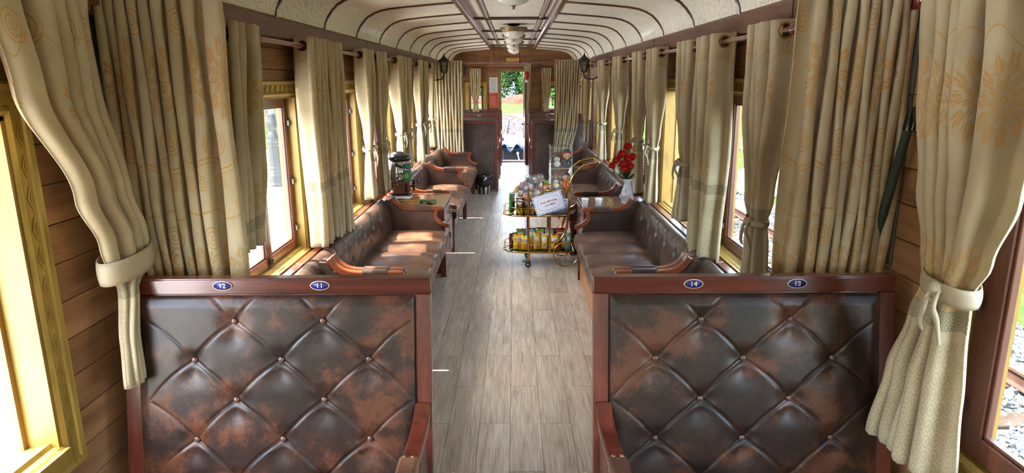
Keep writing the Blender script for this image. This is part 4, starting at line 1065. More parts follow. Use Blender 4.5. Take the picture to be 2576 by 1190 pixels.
# right wall
side_curtain('tied curtain edge left of the big right partition curtain, right wall', 1, 2.78, 3.10, 4, True, 0.62, seed=13, tie=1.02)
side_curtain('untied right curtain hanging full length with green band, nearest on the right wall', 1, 3.58, 4.00, 5, False, 0.62, seed=14, bot=(-0.02, 0.95))
side_curtain('narrow tied right curtain directly behind the full-length one', 1, 4.14, 4.44, 3, True, 0.74, seed=15)
side_curtain('right curtain knotted once, just behind the open yellow window jamb', 1, 5.10, 5.50, 4, True, 0.68, seed=16)
side_curtain('right tied curtain with a large bow, directly behind the red flowers', 1, 5.72, 6.15, 5, True, 0.66, seed=17)
side_curtain('right tied curtain to the left of the red flowers', 1, 6.85, 7.25, 4, True, 0.62, seed=18)
side_curtain('farthest right tied curtain hanging over the last right sofa', 1, 8.15, 8.60, 5, True, 0.66, seed=19)
side_curtain('short plain flat curtain beside the right wall lantern', 1, 9.55, 9.75, 1, False, 0.77, seed=20, xo=1.07, amp=0.03, bot=(0, 0.9), ph=1.2)
# big near tied curtains at both edges of the view
curtain('large tied curtain at the far left edge beside the yellow window jamb', 'y', (-1.135, 1.6, 0), -1.135, 1.90, 0.77,
        [(1.90, 1.675, 0.165, 0.062, 0), (1.63, 1.70, 0.150, 0.058, 0), (1.35, 1.82, 0.110, 0.045, 0), (1.20, 1.895, 0.105, 0.034, 0), (1.12, 1.91, 0.10, 0.028, 0), (1.05, 1.875, 0.034, 0.020, 0.01), (0.90, 1.835, 0.036, 0.018, 0.02), (0.77, 1.815, 0.045, 0.020, 0.03)],
        5, gs, tie=1.125, seed=21, nv=64, phase=0.2, bh=0.034, tails=False, warp=1.7)
curtain('large knotted curtain at the far right edge, full length with scalloped hem', 'y', (1.135, 1.6, 0), 1.135, 1.90, 0.62,
        [(1.90, 1.60, 0.17, 0.062, 0), (1.60, 1.585, 0.165, 0.060, 0), (1.38, 1.575, 0.14, 0.052, 0), (1.22, 1.585, 0.10, 0.036, 0), (1.13, 1.60, 0.070, 0.028, 0), (1.03, 1.615, 0.085, 0.032, 0), (0.85, 1.635, 0.120, 0.038, 0), (0.62, 1.65, 0.150, 0.042, 0)],
        5, gs, tie=1.135, seed=22, nv=64, phase=0.2, bh=0.024, warp=1.6)
# partition curtains
curtain('big pleated embroidered partition curtain behind the near left bench', 'x', (-1.02, 2.08, 0), 2.085, 1.972, 0.50,
        [(1.95, -1.035, 0.195, 0.026, 0), (1.3, -1.035, 0.190, 0.026, 0), (0.5, -1.00, 0.165, 0.026, 0)], 9, gp, mat='curtain_p', seed=23, nv=40, nu=150, ring=True, hem=0.004, umul=0.7, warp=-1.45)
curtain('big pleated embroidered partition curtain behind the near right bench', 'x', (1.02, 2.08, 0), 2.085, 1.972, 0.50,
        [(1.95, 1.06, 0.175, 0.026, 0), (1.3, 1.055, 0.178, 0.026, 0), (0.5, 1.035, 0.165, 0.026, 0)], 9, gp, mat='curtain_p', seed=24, nv=40, nu=150, ring=True, hem=0.004, umul=0.7, warp=1.45)
curtain('pleated partition curtain at the far end, left, beside the bench back and bin', 'x', (-0.94, 9.80, 0), 9.80, 1.925, 0.525,
        [(1.95, -0.925, 0.205, 0.035, 0), (0.5, -0.92, 0.195, 0.035, 0)], 9, gp, mat='curtain_p', seed=25, nv=24, nu=120)
curtain('pleated partition curtain at the far end, right, above the clear display box', 'x', (0.82, 9.80, 0), 9.80, 1.93, 0.53,
        [(1.95, 0.80, 0.185, 0.035, 0), (1.1, 0.785, 0.165, 0.035, 0), (0.5, 0.73, 0.125, 0.03, 0)], 10, gp, mat='curtain_p', seed=26, nv=24, nu=130)
ge = 'small curtains on the end wall'
curtain('small tied curtain over the left end-wall window', 'x', (-0.75, 13.48, 0), 13.48, 1.875, 1.03,
        [(1.9, -0.75, 0.115, 0.03, 0), (1.45, -0.745, 0.10, 0.03, 0), (1.20, -0.75, 0.04, 0.02, 0), (1.03, -0.745, 0.065, 0.025, 0)], 5, ge, mat='curtain_p', tie=1.20, seed=27, nv=20, tails=False)
curtain('small tied curtain over the right end-wall window', 'x', (0.66, 13.48, 0), 13.48, 1.88, 1.03,
        [(1.9, 0.655, 0.10, 0.03, 0), (1.45, 0.66, 0.085, 0.03, 0), (1.15, 0.665, 0.05, 0.02, 0), (1.03, 0.67, 0.055, 0.025, 0)], 5, ge, mat='curtain_p', tie=1.17, seed=28, nv=20, tails=False)
curtain('narrow white curtain hanging beside the open end door', 'x', (0.30, 13.40, 0), 13.40, 1.97, 0.45,
        [(2.0, 0.275, 0.075, 0.02, 0), (1.7, 0.305, 0.045, 0.02, 0), (1.10, 0.285, 0.025, 0.015, 0), (0.45, 0.263, 0.014, 0.012, 0)], 4, ge, mat='curtain_p', seed=29, nv=20)

# rods
def rod(label, a, b, r=0.0125, brackets=(), knobs=True, sup=None):
    A, B = Vector(a), Vector(b); mid = (A+B)/2; root = thing('curtain_rod', label, 'curtain rod', tuple(mid))
    G().tube([tuple(A-mid), tuple(B-mid)], r, 14).build('pole', MT['rod'], root)
    if knobs:
        for P in (A, B):
            d = (P-mid).normalized(); q = P-mid+d*0.02
            G().ell(tuple(q), (0.021, 0.021, 0.021), 14, 10).ell(tuple(q+d*0.024), (0.010, 0.010, 0.010), 10, 6).build('finial', MT['reddish'], root)
    for p in brackets:
        P = Vector(p[0])-mid; Q = Vector(p[1])-mid
        G().tube([tuple(P), tuple(Q)], 0.009, 8).ell(tuple(P), (0.024, 0.020, 0.024), 14, 10).lathe([(0, -0.006), (0.022, -0.006), (0.022, 0.006), (0, 0.006)], tuple(Q), 14, 0, 'x' if abs(Q.x-P.x) > abs(Q.z-P.z) else 'z').build('bracket', MT['reddish'], root)
    return root
for s, nm in ((-1, 'left'), (1, 'right')):
    br = [((s*1.138, y, 1.84), (s*1.244, y, 1.84)) for y in (2.72, 4.13, 5.60, 7.05, 8.52, 9.66)]
    rod('long brown curtain rod under the %s cornice, above the sofas' % nm, (s*1.138, 2.62, 1.84), (s*1.138, 9.72, 1.84), brackets=br)
    rod('short brown curtain rod above the near %s edge window' % nm, (s*1.138, 0.50, 1.855), (s*1.138, 1.86, 1.855), brackets=[((s*1.138, 1.82, 1.855), (s*1.244, 1.82, 1.855)), ((s*1.138, 0.4, 1.855), (s*1.244, 0.4, 1.855))])
for y, nm, zr in ((2.085, 'near partition, above the front benches', 1.93), (9.80, 'far partition, below the lights', 1.895)):
    rod('brown rod across the carriage for the %s' % nm, (-1.243, y, zr), (1.243, y, zr), 0.013, knobs=False, brackets=[((0.11, y, zr), (0.11, y, 2.285))])
rod('thin rod over the end door', (-0.5, 13.42, 1.935), (0.5, 13.42, 1.935), 0.010, brackets=[((-0.44, 13.42, 1.935), (-0.44, 13.595, 1.935)), ((0.44, 13.42, 1.935), (0.44, 13.595, 1.935))][:0])
for x, nm in ((-0.75, 'left'), (0.66, 'right')): rod('short rod over the %s end-wall window' % nm, (x-0.18, 13.48, 1.84), (x+0.18, 13.48, 1.84), 0.009)

# ================================================================ CEILING LIGHTS
def ceiling_light(label, y, x=0.028):
    root = thing('ceiling_light', label, 'ceiling light', (x, y, 2.29), group='ribbed glass bowl lights in a row down the ceiling')
    G().lathe([(0.0, 0.0), (0.075, 0.0), (0.078, -0.008), (0.055, -0.018), (0.03, -0.024), (0.02, -0.03), (0.0, -0.03)], n=28).build('ceiling_plate', MT['iron'], root)
    G().lathe([(0.020, -0.026), (0.018, -0.05)], n=12).build('stem', MT['iron'], root)
    g = G().lathe([(0.158, -0.036), (0.163, -0.040), (0.160, -0.046), (0.150, -0.062), (0.138, -0.080), (0.133, -0.086), (0.128, -0.086), (0.132, -0.078), (0.152, -0.044), (0.156, -0.036)], n=48)
    for k in range(40):
        a = 2*PI*k/40; g.ell((0.136*math.cos(a), 0.136*math.sin(a), -0.086), (0.005, 0.005, 0.005), 6, 4)
        for t in (0.25, 0.6): g.ell((lerp(0.158, 0.140, t)*math.cos(a+t*.1), lerp(0.158, 0.140, t)*math.sin(a+t*.1), lerp(-0.044, -0.080, t)), (0.007, 0.007, 0.008), 6, 4)
    g.build('rim', MT['bronze'], root)
    G().box(-0.155, 0.155, -0.006, 0.006, -0.046, -0.040).box(-0.006, 0.006, -0.155, 0.155, -0.046, -0.040).build('bracket', MT['iron'], root)
    G().lathe([(0.128, -0.084), (0.122, -0.108), (0.108, -0.132), (0.086, -0.150), (0.056, -0.163), (0.02, -0.169), (0.0, -0.170)], n=72, flute=0.014, nf=24).build('glass_bowl', MT['bulbglass'], root)
    G().lathe([(0.0, -0.166), (0.020, -0.168), (0.021, -0.173), (0.012, -0.177), (0.013, -0.184), (0.006, -0.192), (0.0, -0.194)], n=16).build('finial', MT['bronze'], root)
for y, nm in ((4.53, 'nearest glass bowl ceiling light, cut by the top of the frame'), (8.15, 'second bowl ceiling light, with a fully visible gilt rim'), (9.45, 'third ceiling bowl light, overlapped by the second'), (11.0, 'fourth ceiling bowl light, next to last'), (12.7, 'farthest ceiling bowl light, above the orange sign')): ceiling_light(nm, y)

# wall lanterns
def lantern(label, s, x, y, zc_, wall_y=False, sc=1.0):
    root = thing('wall_lantern', label, 'lantern', (x, y, zc_), group=None)
    prof_ = [(0.020, -0.125), (0.040, -0.11), (0.046, -0.10), (0.046, -0.092)]
    n = 6
    G().lathe([(0.0, -0.145), (0.010, -0.14), (0.014, -0.125), (0.034, -0.112), (0.044, -0.104), (0.0, -0.100)], n=6, smooth=False).build('base', MT['iron'], root)
    G().lathe([(0.042, -0.102), (0.062, 0.035), (0.056, 0.035), (0.037, -0.1)], n=6, smooth=False).build('glass', MT['acrylic'], root)
    g = G()
    for k in range(6):
        a = 2*PI*k/6; g.tube([(0.044*math.cos(a), 0.044*math.sin(a), -0.104), (0.064*math.cos(a), 0.064*math.sin(a), 0.04)], 0.005, 6)
    for r, z in ((0.055, -0.02), (0.064, 0.038)): g.tube([(r*math.cos(2*PI*k/6), r*math.sin(2*PI*k/6), z) for k in range(6)], 0.004, 6, closed=True)
    for k in range(6):
        a = 2*PI*(k+.5)/6; g.tube([(0.038*math.cos(a), 0.038*math.sin(a), -0.104), (0.055*math.cos(a), 0.055*math.sin(a), 0.04)], 0.003, 5)
    g.build('cage', MT['iron'], root)
    G().lathe([(0.078, 0.035), (0.074, 0.055), (0.050, 0.080), (0.024, 0.100), (0.016, 0.118), (0.0, 0.118)], n=6, smooth=False).build('roof', MT['iron'], root)
    G().lathe([(0.006, 0.118), (0.012, 0.126), (0.006, 0.134), (0.008, 0.142), (0.0, 0.160)], n=10).build('finial', MT['iron'], root)
    d = s*HW-x
    pts_ = bez([(0, 0, -0.135), (0.0, 0, -0.16), (d*0.10, 0, -0.195), (d*0.45, 0, -0.21), (d*0.80, 0, -0.17), (d*0.94, 0, -0.08), (d*0.96, 0, 0.0)], 28)
    sc_ = [(0.018*s+0.020*math.cos(t)*(1-t/9)*-s, 0, -0.165-0.022*math.sin(t)*(1-t/9)) for t in np.linspace(0, 6, 16)]
    G().tube(pts_, 0.008, 8).tube(sc_, 0.005, 6).build('scroll_arm', MT['iron'], root)
    G().lathe([(0.0, 0), (0.03, 0), (0.026, -0.012*s), (0.010, -0.02*s), (0, -0.02*s)], (d-0.001*s, 0, -0.02), 16, 0, 'x', 1.5, 0.9).build('wall_plate', MT['iron'], root)
lantern('dark bronze wall lantern at the far left, in front of the partition curtain', -1, -0.955, 9.55, 1.865)
lantern('dark bronze wall lantern at the far right, in front of the partition curtain', 1, 1.0, 9.45, 1.865)
lantern('smaller lantern farther away behind the far left partition curtain', -1, -0.86, 11.6, 1.84)
# ================================================================ BRASS TROLLEY
TX, TY = 0.0, 0.0
tro = thing('brass_trolley', 'two-tier brass serving trolley with spoked wheels loaded with snacks in the aisle', 'trolley', (0.26, 5.92, 0))
bx, by = 0.28, 5.92
Y0, Y1 = 5.755, 6.085
def tl(p): return (p[0]-bx, p[1]-by, p[2])
def tray_outline(z, xr=0.585, xl=0.165, r=0.215, n=18):
    P = [(xr, Y0, z), (xl, Y0, z)]
    for k in range(1, n): a = -PI/2-PI*k/n; P.append((xl+r*math.cos(a), (Y0+Y1)/2+(Y1-Y0)/2*math.sin(a), z))
    P += [(xl, Y1, z), (xr, Y1, z)]; return P
for z, xr in ((0.135, 0.585), (0.470, 0.535)):
    P = tray_outline(z, xr)
    g = G().tube([tl(p) for p in P], 0.0095, 10, closed=True)
    tr_ = g.build('tray_frame', MT['brass'], tro)
    G().prism([(p[0]-bx, p[1]-by) for p in P], 'z', z-0.004, z+0.003).build('tray_plate', MT['black'] if z < .3 else MT['brass'], tr_)
    P2 = tray_outline(z+0.07, min(xr, 0.36)); P2 = P2[1:-1]
    g = G().tube([tl((0.36, Y0, z+0.07))]+[tl(p) for p in P2]+[tl((0.36, Y1, z+0.07))], 0.0035, 8)
    for p in P2[2:-2:3]: g.tube([tl(p), tl((p[0], p[1], z))], 0.003, 6)
    g.build('guard_rail', MT['brass'], tro)
for y in (Y0, Y1):
    G().tube([tl((0.172, y, 0.055)), tl((0.172, y, 0.715))], 0.0105, 12).ell(tl((0.172, y, 0.722)), (0.014, 0.014, 0.012), 12, 8).build('post', MT['brass'], tro)
    G().tube([tl((0.362, y, 0.135)), tl((0.362, y, 0.470))], 0.0095, 12).build('post', MT['brass'], tro)
    q = bez([(0.362, y, 0.228), (0.415, y, 0.232), (0.475, y, 0.275), (0.512, y, 0.36), (0.527, y, 0.47), (0.532, y, 0.60), (0.536, y, 0.72), (0.560, y, 0.82), (0.612, y, 0.888), (0.680, y, 0.925), (0.775, y, 0.938)], 60)
    G().tube([tl(p) for p in q], 0.0105, 12).build('handle_tube', MT['brass'], tro)
G().tube([tl((0.775, Y0, 0.938)), tl((0.790, Y0+0.01, 0.940)), tl((0.790, Y1-0.01, 0.940)), tl((0.775, Y1, 0.938))], 0.0105, 12).build('handle_bar', MT['brass'], tro)
# top shelf on the right and the small basket rails
g = G().tube([tl(p) for p in ((0.30, Y0, 0.700), (0.535, Y0, 0.700), (0.535, Y1, 0.700), (0.30, Y1, 0.700))], 0.008, 8, closed=True)
for y in (Y0, Y1): g.tube([tl((0.30, y, 0.47)), tl((0.30, y, 0.78))], 0.006, 8); g.ell(tl((0.30, y, 0.785)), (0.009, 0.009, 0.008), 8, 6)
g.tube([tl((0.172, Y0, 0.66)), tl((0.30, Y0, 0.66))], 0.005, 8).tube([tl((0.172, Y1, 0.66)), tl((0.30, Y1, 0.66))], 0.005, 8)
g.tube([tl((0.172, Y0, 0.66)), tl((0.172, Y1, 0.66))], 0.005, 8)
ts = g.build('top_shelf', MT['brass'], tro)
G().box(0.172-bx, 0.535-bx, Y0-by+0.005, Y1-by-0.005, 0.690, 0.696).build('shelf_plate', MT['acrylic'], ts)
for y in (Y0-0.022, Y1+0.022):
    cx, cz, R = 0.507, 0.1235, 0.112
    o = G().tube([tl((cx+R*math.cos(a), y, cz+R*math.sin(a))) for a in np.linspace(0, 2*PI, 41)[:-1]], 0.0065, 8, closed=True).build('wheel', MT['bronze'] if False else MT['brass'], tro)
    for k in range(6):
        a = PI/6+2*PI*k/6; G().tube([tl((cx, y, cz)), tl((cx+R*math.cos(a), y, cz+R*math.sin(a)))], 0.003, 6).build('spoke', MT['brass'], o)
    G().lathe([(0.0, -0.012), (0.008, -0.012), (0.014, -0.004), (0.014, 0.010), (0, 0.010)], tl((cx, y, cz)), 14, 0, 'y').build('hub', MT['brass'], o)
G().tube([tl((0.507, Y0-0.02, 0.1235)), tl((0.507, Y1+0.02, 0.1235))], 0.006, 8).build('axle', MT['brass'], tro)
for y in (Y0, Y1):
    o = G().lathe([(0, -0.010), (0.024, -0.010), (0.026, -0.006), (0.026, 0.006), (0.024, 0.010), (0, 0.010)], tl((0.168, y-0.004, 0.026)), 18, 0, 'y').build('caster', MT['black'], tro)
    G().prism([(0.145-bx, 0.035), (0.192-bx, 0.035), (0.186-bx, 0.060), (0.155-bx, 0.060)], 'y', y-0.018-by, y+0.012-by).tube([tl((0.15, y-0.01, 0.05)), tl((0.118, y-0.01, 0.056))], 0.006, 8).build('fork', MT['black'], o)
    G().lathe([(0, -0.013), (0.010, -0.013), (0.010, 0.0), (0, 0)], tl((0.168, y-0.004, 0.026)), 12, 0, 'y').build('hub', MT['chrome'], o)

# ---- goods
def bag(label, cx, cy, z, w, h, t, rotz, cols, txt=None, lean=0.0, group='snack bags on the lower tier of the trolley', tcol='redprint'):
    root = thing('snack_bag', label, 'snack bag', (cx, cy, z), rotz, group)
    n, m = 14, 18
    def side(q):
        r = []
        for j in range(m+1):
            v = j/m; row = []
            for i in range(n+1):
                u = i/n*2-1; pf = (max(0, 1-abs(u)**2.6)**0.5)*(max(0, 1-abs(2*v-1)**3.2)**0.6)
                x = w/2*u*(1-0.10*math.sin(PI*v)); zz = h*v; cr = 0.0035*math.sin(9*u+5*v*h*30+cx*60)*pf
                d = t/2*pf+cr
                row.append((x, q*d+lean*zz, zz+0.004*math.sin(u*7)*(v > 0.93)))
            r.append(row)
        return r
    o = G().grid(side(-1)).grid(side(1)).build('bag', MT[cols[0]], root)
    # printed patch, emblem and top seal follow the bulge
    def patch(name, u0, u1, v0, v1, mat, dy=0.0012, fn=None, seg=6):
        rr = []
        for j in range(seg+1):
            v = lerp(v0, v1, j/seg); row = []
            for i in range(seg+1):
                u = lerp(u0, u1, i/seg)
                if fn: u, v_ = fn(i/seg*2-1, j/seg*2-1, (u0+u1)/2, (v0+v1)/2, (u1-u0)/2, (v1-v0)/2)
                else: v_ = v
                pf = (max(0, 1-abs(u)**2.6)**0.5)*(max(0, 1-abs(2*v_-1)**3.2)**0.6)
                zz = h*v_; cr = 0.0035*math.sin(9*u+5*v_*h*30+cx*60)*pf
                row.append((w/2*u*(1-0.10*math.sin(PI*v_)), -(t/2*pf+cr)-dy+lean*zz, zz))
            rr.append(row)
        G().grid(rr).build(name, MT[mat], root)
    def disc(a, b, cu, cv, ru, rv):
        l = max(abs(a), abs(b)) or 1; m_ = math.hypot(a, b) or 1
        return cu+ru*a*l/m_, cv+rv*b*l/m_
    patch('seal', -0.98, 0.98, 0.93, 0.995, cols[1])
    patch('print', -0.72, 0.35, 0.56, 0.80, 'b_white')
    patch('picture', -0.35, 0.75, 0.14, 0.46, cols[2], fn=disc, seg=8)
    patch('stripe', 0.60, 0.94, 0.10, 0.90, cols[3] if len(cols) > 3 else cols[1])
    if txt:
        pf = t/2
        text('lettering', txt, w*0.30, MT[tcol], root, (-0.09*w, -(t/2+0.0045)+lean*h*0.68, h*0.68), ext=0.0008)
    return root
zb = 0.1395
bag('dark red snack bag at the rounded left end of the lower tier', 0.012, 5.90, zb, 0.10, 0.145, 0.05, 0.9, ('b_cocoa', 'black', 'b_orange', 'b_red'))
bag('yellow and white snack bag lettered BOM, leftmost yellow on the lower tier', 0.060, 5.845, zb, 0.10, 0.150, 0.05, 0.25, ('b_yellow', 'b_orange', 'b_orange', 'b_yellow'), 'BOM')
bag('yellow snack bag lettered BO, left of the front brass post', 0.135, 5.825, zb, 0.11, 0.140, 0.055, -0.15, ('b_yellow', 'b_lime', 'b_orange', 'b_orange'), 'BOM')
bag('slim yellow snack bag standing between the two brass posts', 0.232, 5.83, zb, 0.072, 0.165, 0.055, 0.1, ('b_yellow', 'b_orange', 'b_pink', 'b_tan'))
bag('yellow snack bag with red right edge just left of the second post', 0.305, 5.83, zb, 0.080, 0.155, 0.055, -0.1, ('b_yellow', 'b_white', 'b_tan', 'b_red'))
bag('red and yellow snack bag behind the curved brass tube', 0.400, 5.835, zb, 0.105, 0.150, 0.055, 0.05, ('b_yellow', 'b_red', 'b_red', 'b_red'))
bag('olive and brown snack bag above the spoked wheel', 0.474, 5.85, zb, 0.060, 0.14, 0.045, 0.0, ('b_tan', 'b_lime', 'b_yellow', 'b_brown'))
bag('teal snack bag at the right end of the lower tier', 0.520, 5.845, zb, 0.048, 0.155, 0.045, 0.15, ('b_teal', 'b_teal', 'b_blue', 'b_teal'))
for k, (x, c, nm) in enumerate(((0.09, ('b_green', 'b_red', 'b_orange'), 'pale green snack bag with red corner in the back row, left'), (0.18, ('b_blue', 'b_cocoa', 'b_white'), 'blue and white snack bag in the back row behind the BOM bags'), (0.27, ('b_lime', 'b_cocoa', 'b_teal'), 'lime snack bag in the back row behind the middle posts'), (0.365, ('b_tan', 'black', 'b_white'), 'tan snack bag with black seal in the back row'), (0.455, ('b_red', 'b_cocoa', 'b_white'), 'tall dark red snack bag in the back row, right'))):
    bag(nm, x, 5.955+0.012*(k % 2), zb, 0.095, 0.172+0.006*(k % 3), 0.05, 0.1*(-1)**k, c)
zm = 0.4745; gt = 'goods on the upper tier of the trolley'
bag('tall green snack bag at the left end of the upper tier', 0.005, 5.885, zm, 0.085, 0.19, 0.04, 1.1, ('b_green', 'b_white', 'b_lime'), group=gt)
def can(label, x, y, body, sx=1.0):
    root = thing('crisp_can', label, 'crisp can', (x, y, zm), group=gt)
    G().lathe([(0.0, 0.0), (0.037, 0.0), (0.037, 0.155), (0.0, 0.155)], n=32).build('tube', MT[body], root)
    G().lathe([(0.0, 0.160), (0.036, 0.160), (0.039, 0.163), (0.039, 0.155), (0.0365, 0.150)], n=32).build('lid', MT['b_white'], root)
    rr = []
    def wrapd(cu, cz, ru, rz, seg=10, dr=0.0006, nm='emblem', mat='b_white'):
        rows_ = []
        for j in range(seg+1):
            row = []
            for i in range(seg+1):
                a, b = i/seg*2-1, j/seg*2-1; l = max(abs(a), abs(b)) or 1; m_ = math.hypot(a, b) or 1
                an = -PI/2+(cu+ru*a*l/m_)/0.037; zz = cz+rz*b*l/m_
                row.append(((0.037+dr)*math.cos(an), (0.037+dr)*math.sin(an), zz))
            rows_.append(row)
        G().grid(rows_).build(nm, MT[mat], root)
    wrapd(0.0, 0.118, 0.026, 0.026)
    for k, (u, z_) in enumerate(((-0.018, 0.03), (0.012, 0.045), (-0.004, 0.018), (0.02, 0.02))): wrapd(u, z_, 0.007, 0.020, 6, 0.0005, 'chip_picture', 'b_yellow')
    text('lettering', 'Slide', 0.024, MT['navy'], root, (0.0, -0.0385, 0.120), rot=(PI/2, 0.12, 0), shear=0.2, ext=0.001)
    text('lettering', 'BBQ', 0.014, MT['b_yellow'], root, (0.002, -0.0385, 0.080), ext=0.001)
    return root
can('dark red crisp can lettered Slide, front left of the upper tier', 0.078, 5.835, 'b_cocoa')
can('second darker crisp can half hidden right of the Slide can', 0.135, 5.875, 'b_brown')
# small jar with olive lid, wrapped things behind the sign
g0 = thing('snack_jar', 'small brown jar with red circle label beside the front brass post', 'jar', (0.205, 5.83, zm), group=gt)
G().lathe([(0, 0), (0.032, 0), (0.034, 0.01), (0.034, 0.075), (0.028, 0.085), (0, 0.085)], n=24).build('jar', MT['b_brown'], g0); G().lathe([(0, 0.085), (0.030, 0.085), (0.030, 0.10), (0, 0.10)], n=24).build('lid', MT['b_green'], g0)
G().lathe([(0.0, -0.002), (0.022, -0.002), (0.022, 0.002), (0, 0.002)], (0, -0.034, 0.045), 18, 0, 'y').build('label_disc', MT['b_orange'], g0)
for k, (x, c, nm) in enumerate(((0.265, 'b_navy', 'navy packet behind the lower left corner of the sign'), (0.315, 'b_green', 'green packet under the sign'), (0.395, 'b_blue', 'pale blue bottle-shaped packet under the right of the sign'), (0.445, 'b_blue', 'second pale blue packet under the right of the sign'), (0.49, 'b_lilac', 'lilac leaflet packet right of the sign'))):
    bag(nm, x, 5.88, zm, 0.05, 0.11+0.02*(k > 2), 0.035, 0, (c, 'b_white', c), group=gt)
# pile of wrapped soft toys
def toy(label, x, y, z, r, col, col2, kind):
    root = thing('wrapped_toy', label, 'soft toy', (x, y, z), group='cellophane-wrapped soft toys piled on the trolley top')
    rs = np.random.RandomState(int((x*1000+z*777)) % 9999)
    G().ell((0, 0, 0), (r*0.8, r*0.7, r*0.62), 14, 10, wob=0.08).build('body', MT[col], root)
    G().ell((r*0.25, -r*0.35, r*0.62), (r*0.52, r*0.48, r*0.5), 12, 8).build('head', MT[col2], root)
    for q in (-1, 1): G().ell((r*0.25+q*r*0.34, -r*0.30, r*1.02), (r*0.16, r*0.10, r*0.22), 8, 6).build('ear', MT[col], root)
    for q in (-1, 1): G().ell((r*0.25+q*r*0.18, -r*0.80, r*0.66), (r*0.06, r*0.04, r*0.06), 8, 6).build('eye', MT['black'], root)
    # crinkled cellophane
    n, m = 14, 10; g = G(); v = []
    for i in range(m+1):
        t = PI*i/m
        row = []
        for k in range(n+1):
            a = 2*PI*(k % n)/n; w = 1.0+0.10*rs.uniform(-1, 1)*(0 < i < m)+0.10*math.sin(4*a+i)*(0 < i < m)
            row.append((r*1.08*w*math.sin(t)*math.cos(a), r*1.0*w*math.sin(t)*math.sin(a)-r*0.1, r*0.35+r*1.08*w*math.cos(t)))
        v.append(row)
    g.grid(v, smooth=False)
    for k in range(5):
        a = 2*PI*k/5+x*9; g.add([(0, 0, r*1.35), (r*0.5*math.cos(a), r*0.5*math.sin(a), r*1.75), (r*0.5*math.cos(a+0.7), r*0.5*math.sin(a+0.7), r*1.68)], [(0, 1, 2)])
    g.build('cellophane', MT['film'], root)
toys = [(0.045, 5.84, 0.685, .030, 'b_yellow', 'b_tan', 'yellow'), (0.085, 5.86, 0.715, .036, 'b_pink', 'b_pink', 'pink'), (0.125, 5.83, 0.690, .036, 'b_navy', 'b_white', 'black-and-white'), (0.085, 5.82, 0.655, .030, 'b_red', 'b_white', 'red'),
        (0.165, 5.83, 0.705, .036, 'b_pink', 'b_white', 'pale pink'), (0.140, 5.90, 0.745, .040, 'b_tan', 'b_brown', 'tan'), (0.150, 5.80, 0.635, .040, 'b_orange', 'b_white', 'orange'), (0.225, 5.80, 0.655, .036, 'b_white', 'b_white', 'white flower-shaped'),
        (0.205, 5.88, 0.755, .038, 'b_grey', 'b_tan', 'grey'), (0.260, 5.83, 0.715, .036, 'b_red', 'b_white', 'red-hatted'), (0.255, 5.93, 0.755, .040, 'b_tan', 'b_tan', 'beige'), (0.290, 5.80, 0.690, .028, 'b_white', 'b_pink', 'small white-pink')]
pos_ = ('at the left tip of the pile', 'upper left of the pile', 'in the middle left of the pile', 'low at the left above the Slide can', 'just left of the front brass post', 'on top at the left', 'hanging low beside the front post', 'above the upper left corner of the sign', 'on top in the middle', 'right of centre in the pile', 'on top at the right beside the plant', 'right edge of the pile by the display box')
for t, p in zip(toys, pos_): toy('%s soft toy in cellophane, %s' % (t[6], p), t[0], t[1], t[2], t[3]*1.12, t[4], t[5], 0)
tb = thing('toy_basket', 'low brass wire basket holding the pile of wrapped toys', 'basket', (0.16, 5.92, 0.60))
g = G()
for z_ in (0.0, 0.06): g.tube([(-0.13, -0.13, z_), (0.13, -0.13, z_), (0.13, 0.13, z_), (-0.13, 0.13, z_)], 0.003, 6, closed=True)
g.build('rails', MT['brass'], tb); G().box(-0.128, 0.128, -0.128, 0.128, -0.002, 0.002).box(-0.12, -0.11, -0.12, 0.12, -0.125, -0.002).box(0.11, 0.12, -0.12, 0.12, -0.125, -0.002).build('floor_plate', MT['brass'], tb)
for k in range(9):
    x = -0.09+0.0225*k
# plant
pl = thing('potted_succulent', 'small green succulent in an orange pot beside the display box', 'plant', (0.312, 5.82, 0.702))
G().lathe([(0, 0), (0.022, 0), (0.030, 0.045), (0.027, 0.045), (0, 0.04)], n=20).build('pot', MT['b_orange'], pl)
for k in range(16):
    a = k*2.4; r = 0.016+0.012*((k*7) % 5)/5; G().ell((r*math.cos(a), r*math.sin(a)-0.006, 0.055+0.005*(k % 5)-0.04*(k % 3 == 0)), (0.010, 0.010, 0.012), 8, 6).build('leaf', MT['b_lime'], pl)
G().tube([(0.0, 0, 0.05), (0.02, -0.02, 0.09), (0.09, -0.03, 0.135)], 0.0025, 6).build('stalk', MT['b_tan'], pl)
# acrylic display case with dolls
cs = thing('display_case', 'clear acrylic two-shelf display case standing on the trolley top', 'display case', (0.443, 5.90, 0.702))
X0, X1, Ya, Yb, H = -0.095, 0.092, -0.135, 0.150, 0.372
t = 0.004
for nm, q in (('side_wall', (X0, X0+t, Ya, Yb, 0, H)), ('side_wall', (X1-t, X1, Ya, Yb, 0, H)), ('back_wall', (X0+t, X1-t, Yb-t, Yb, 0, H)), ('shelf', (X0+t, X1-t, Ya, Yb-t, 0, t)), ('shelf', (X0+t, X1-t, Ya, Yb-t, 0.188, 0.188+t)), ('top_panel', (X0+t, X1-t, Ya, Yb-t, H-t, H))):
    G().box(*q).build(nm, MT['acrylic'], cs)
g = G()
for (x, y) in ((X0, Ya), (X1, Ya), (X0, Yb), (X1, Yb)): g.box(x-0.0015, x+0.0015, y-0.0015, y+0.0015, 0, H)
for z_ in (0.0015, 0.190, H): 
    g.box(X0, X1, Ya-0.0015, Ya+0.0015, z_-0.0015, z_+0.0015); g.box(X0-0.0015, X0+0.0015, Ya, Yb, z_-0.0015, z_+0.0015); g.box(X1-0.0015, X1+0.0015, Ya, Yb, z_-0.0015, z_+0.0015)
g.build('edges', plain('frosted_acrylic_edge', srgb(214, 218, 214), 0.3), cs)
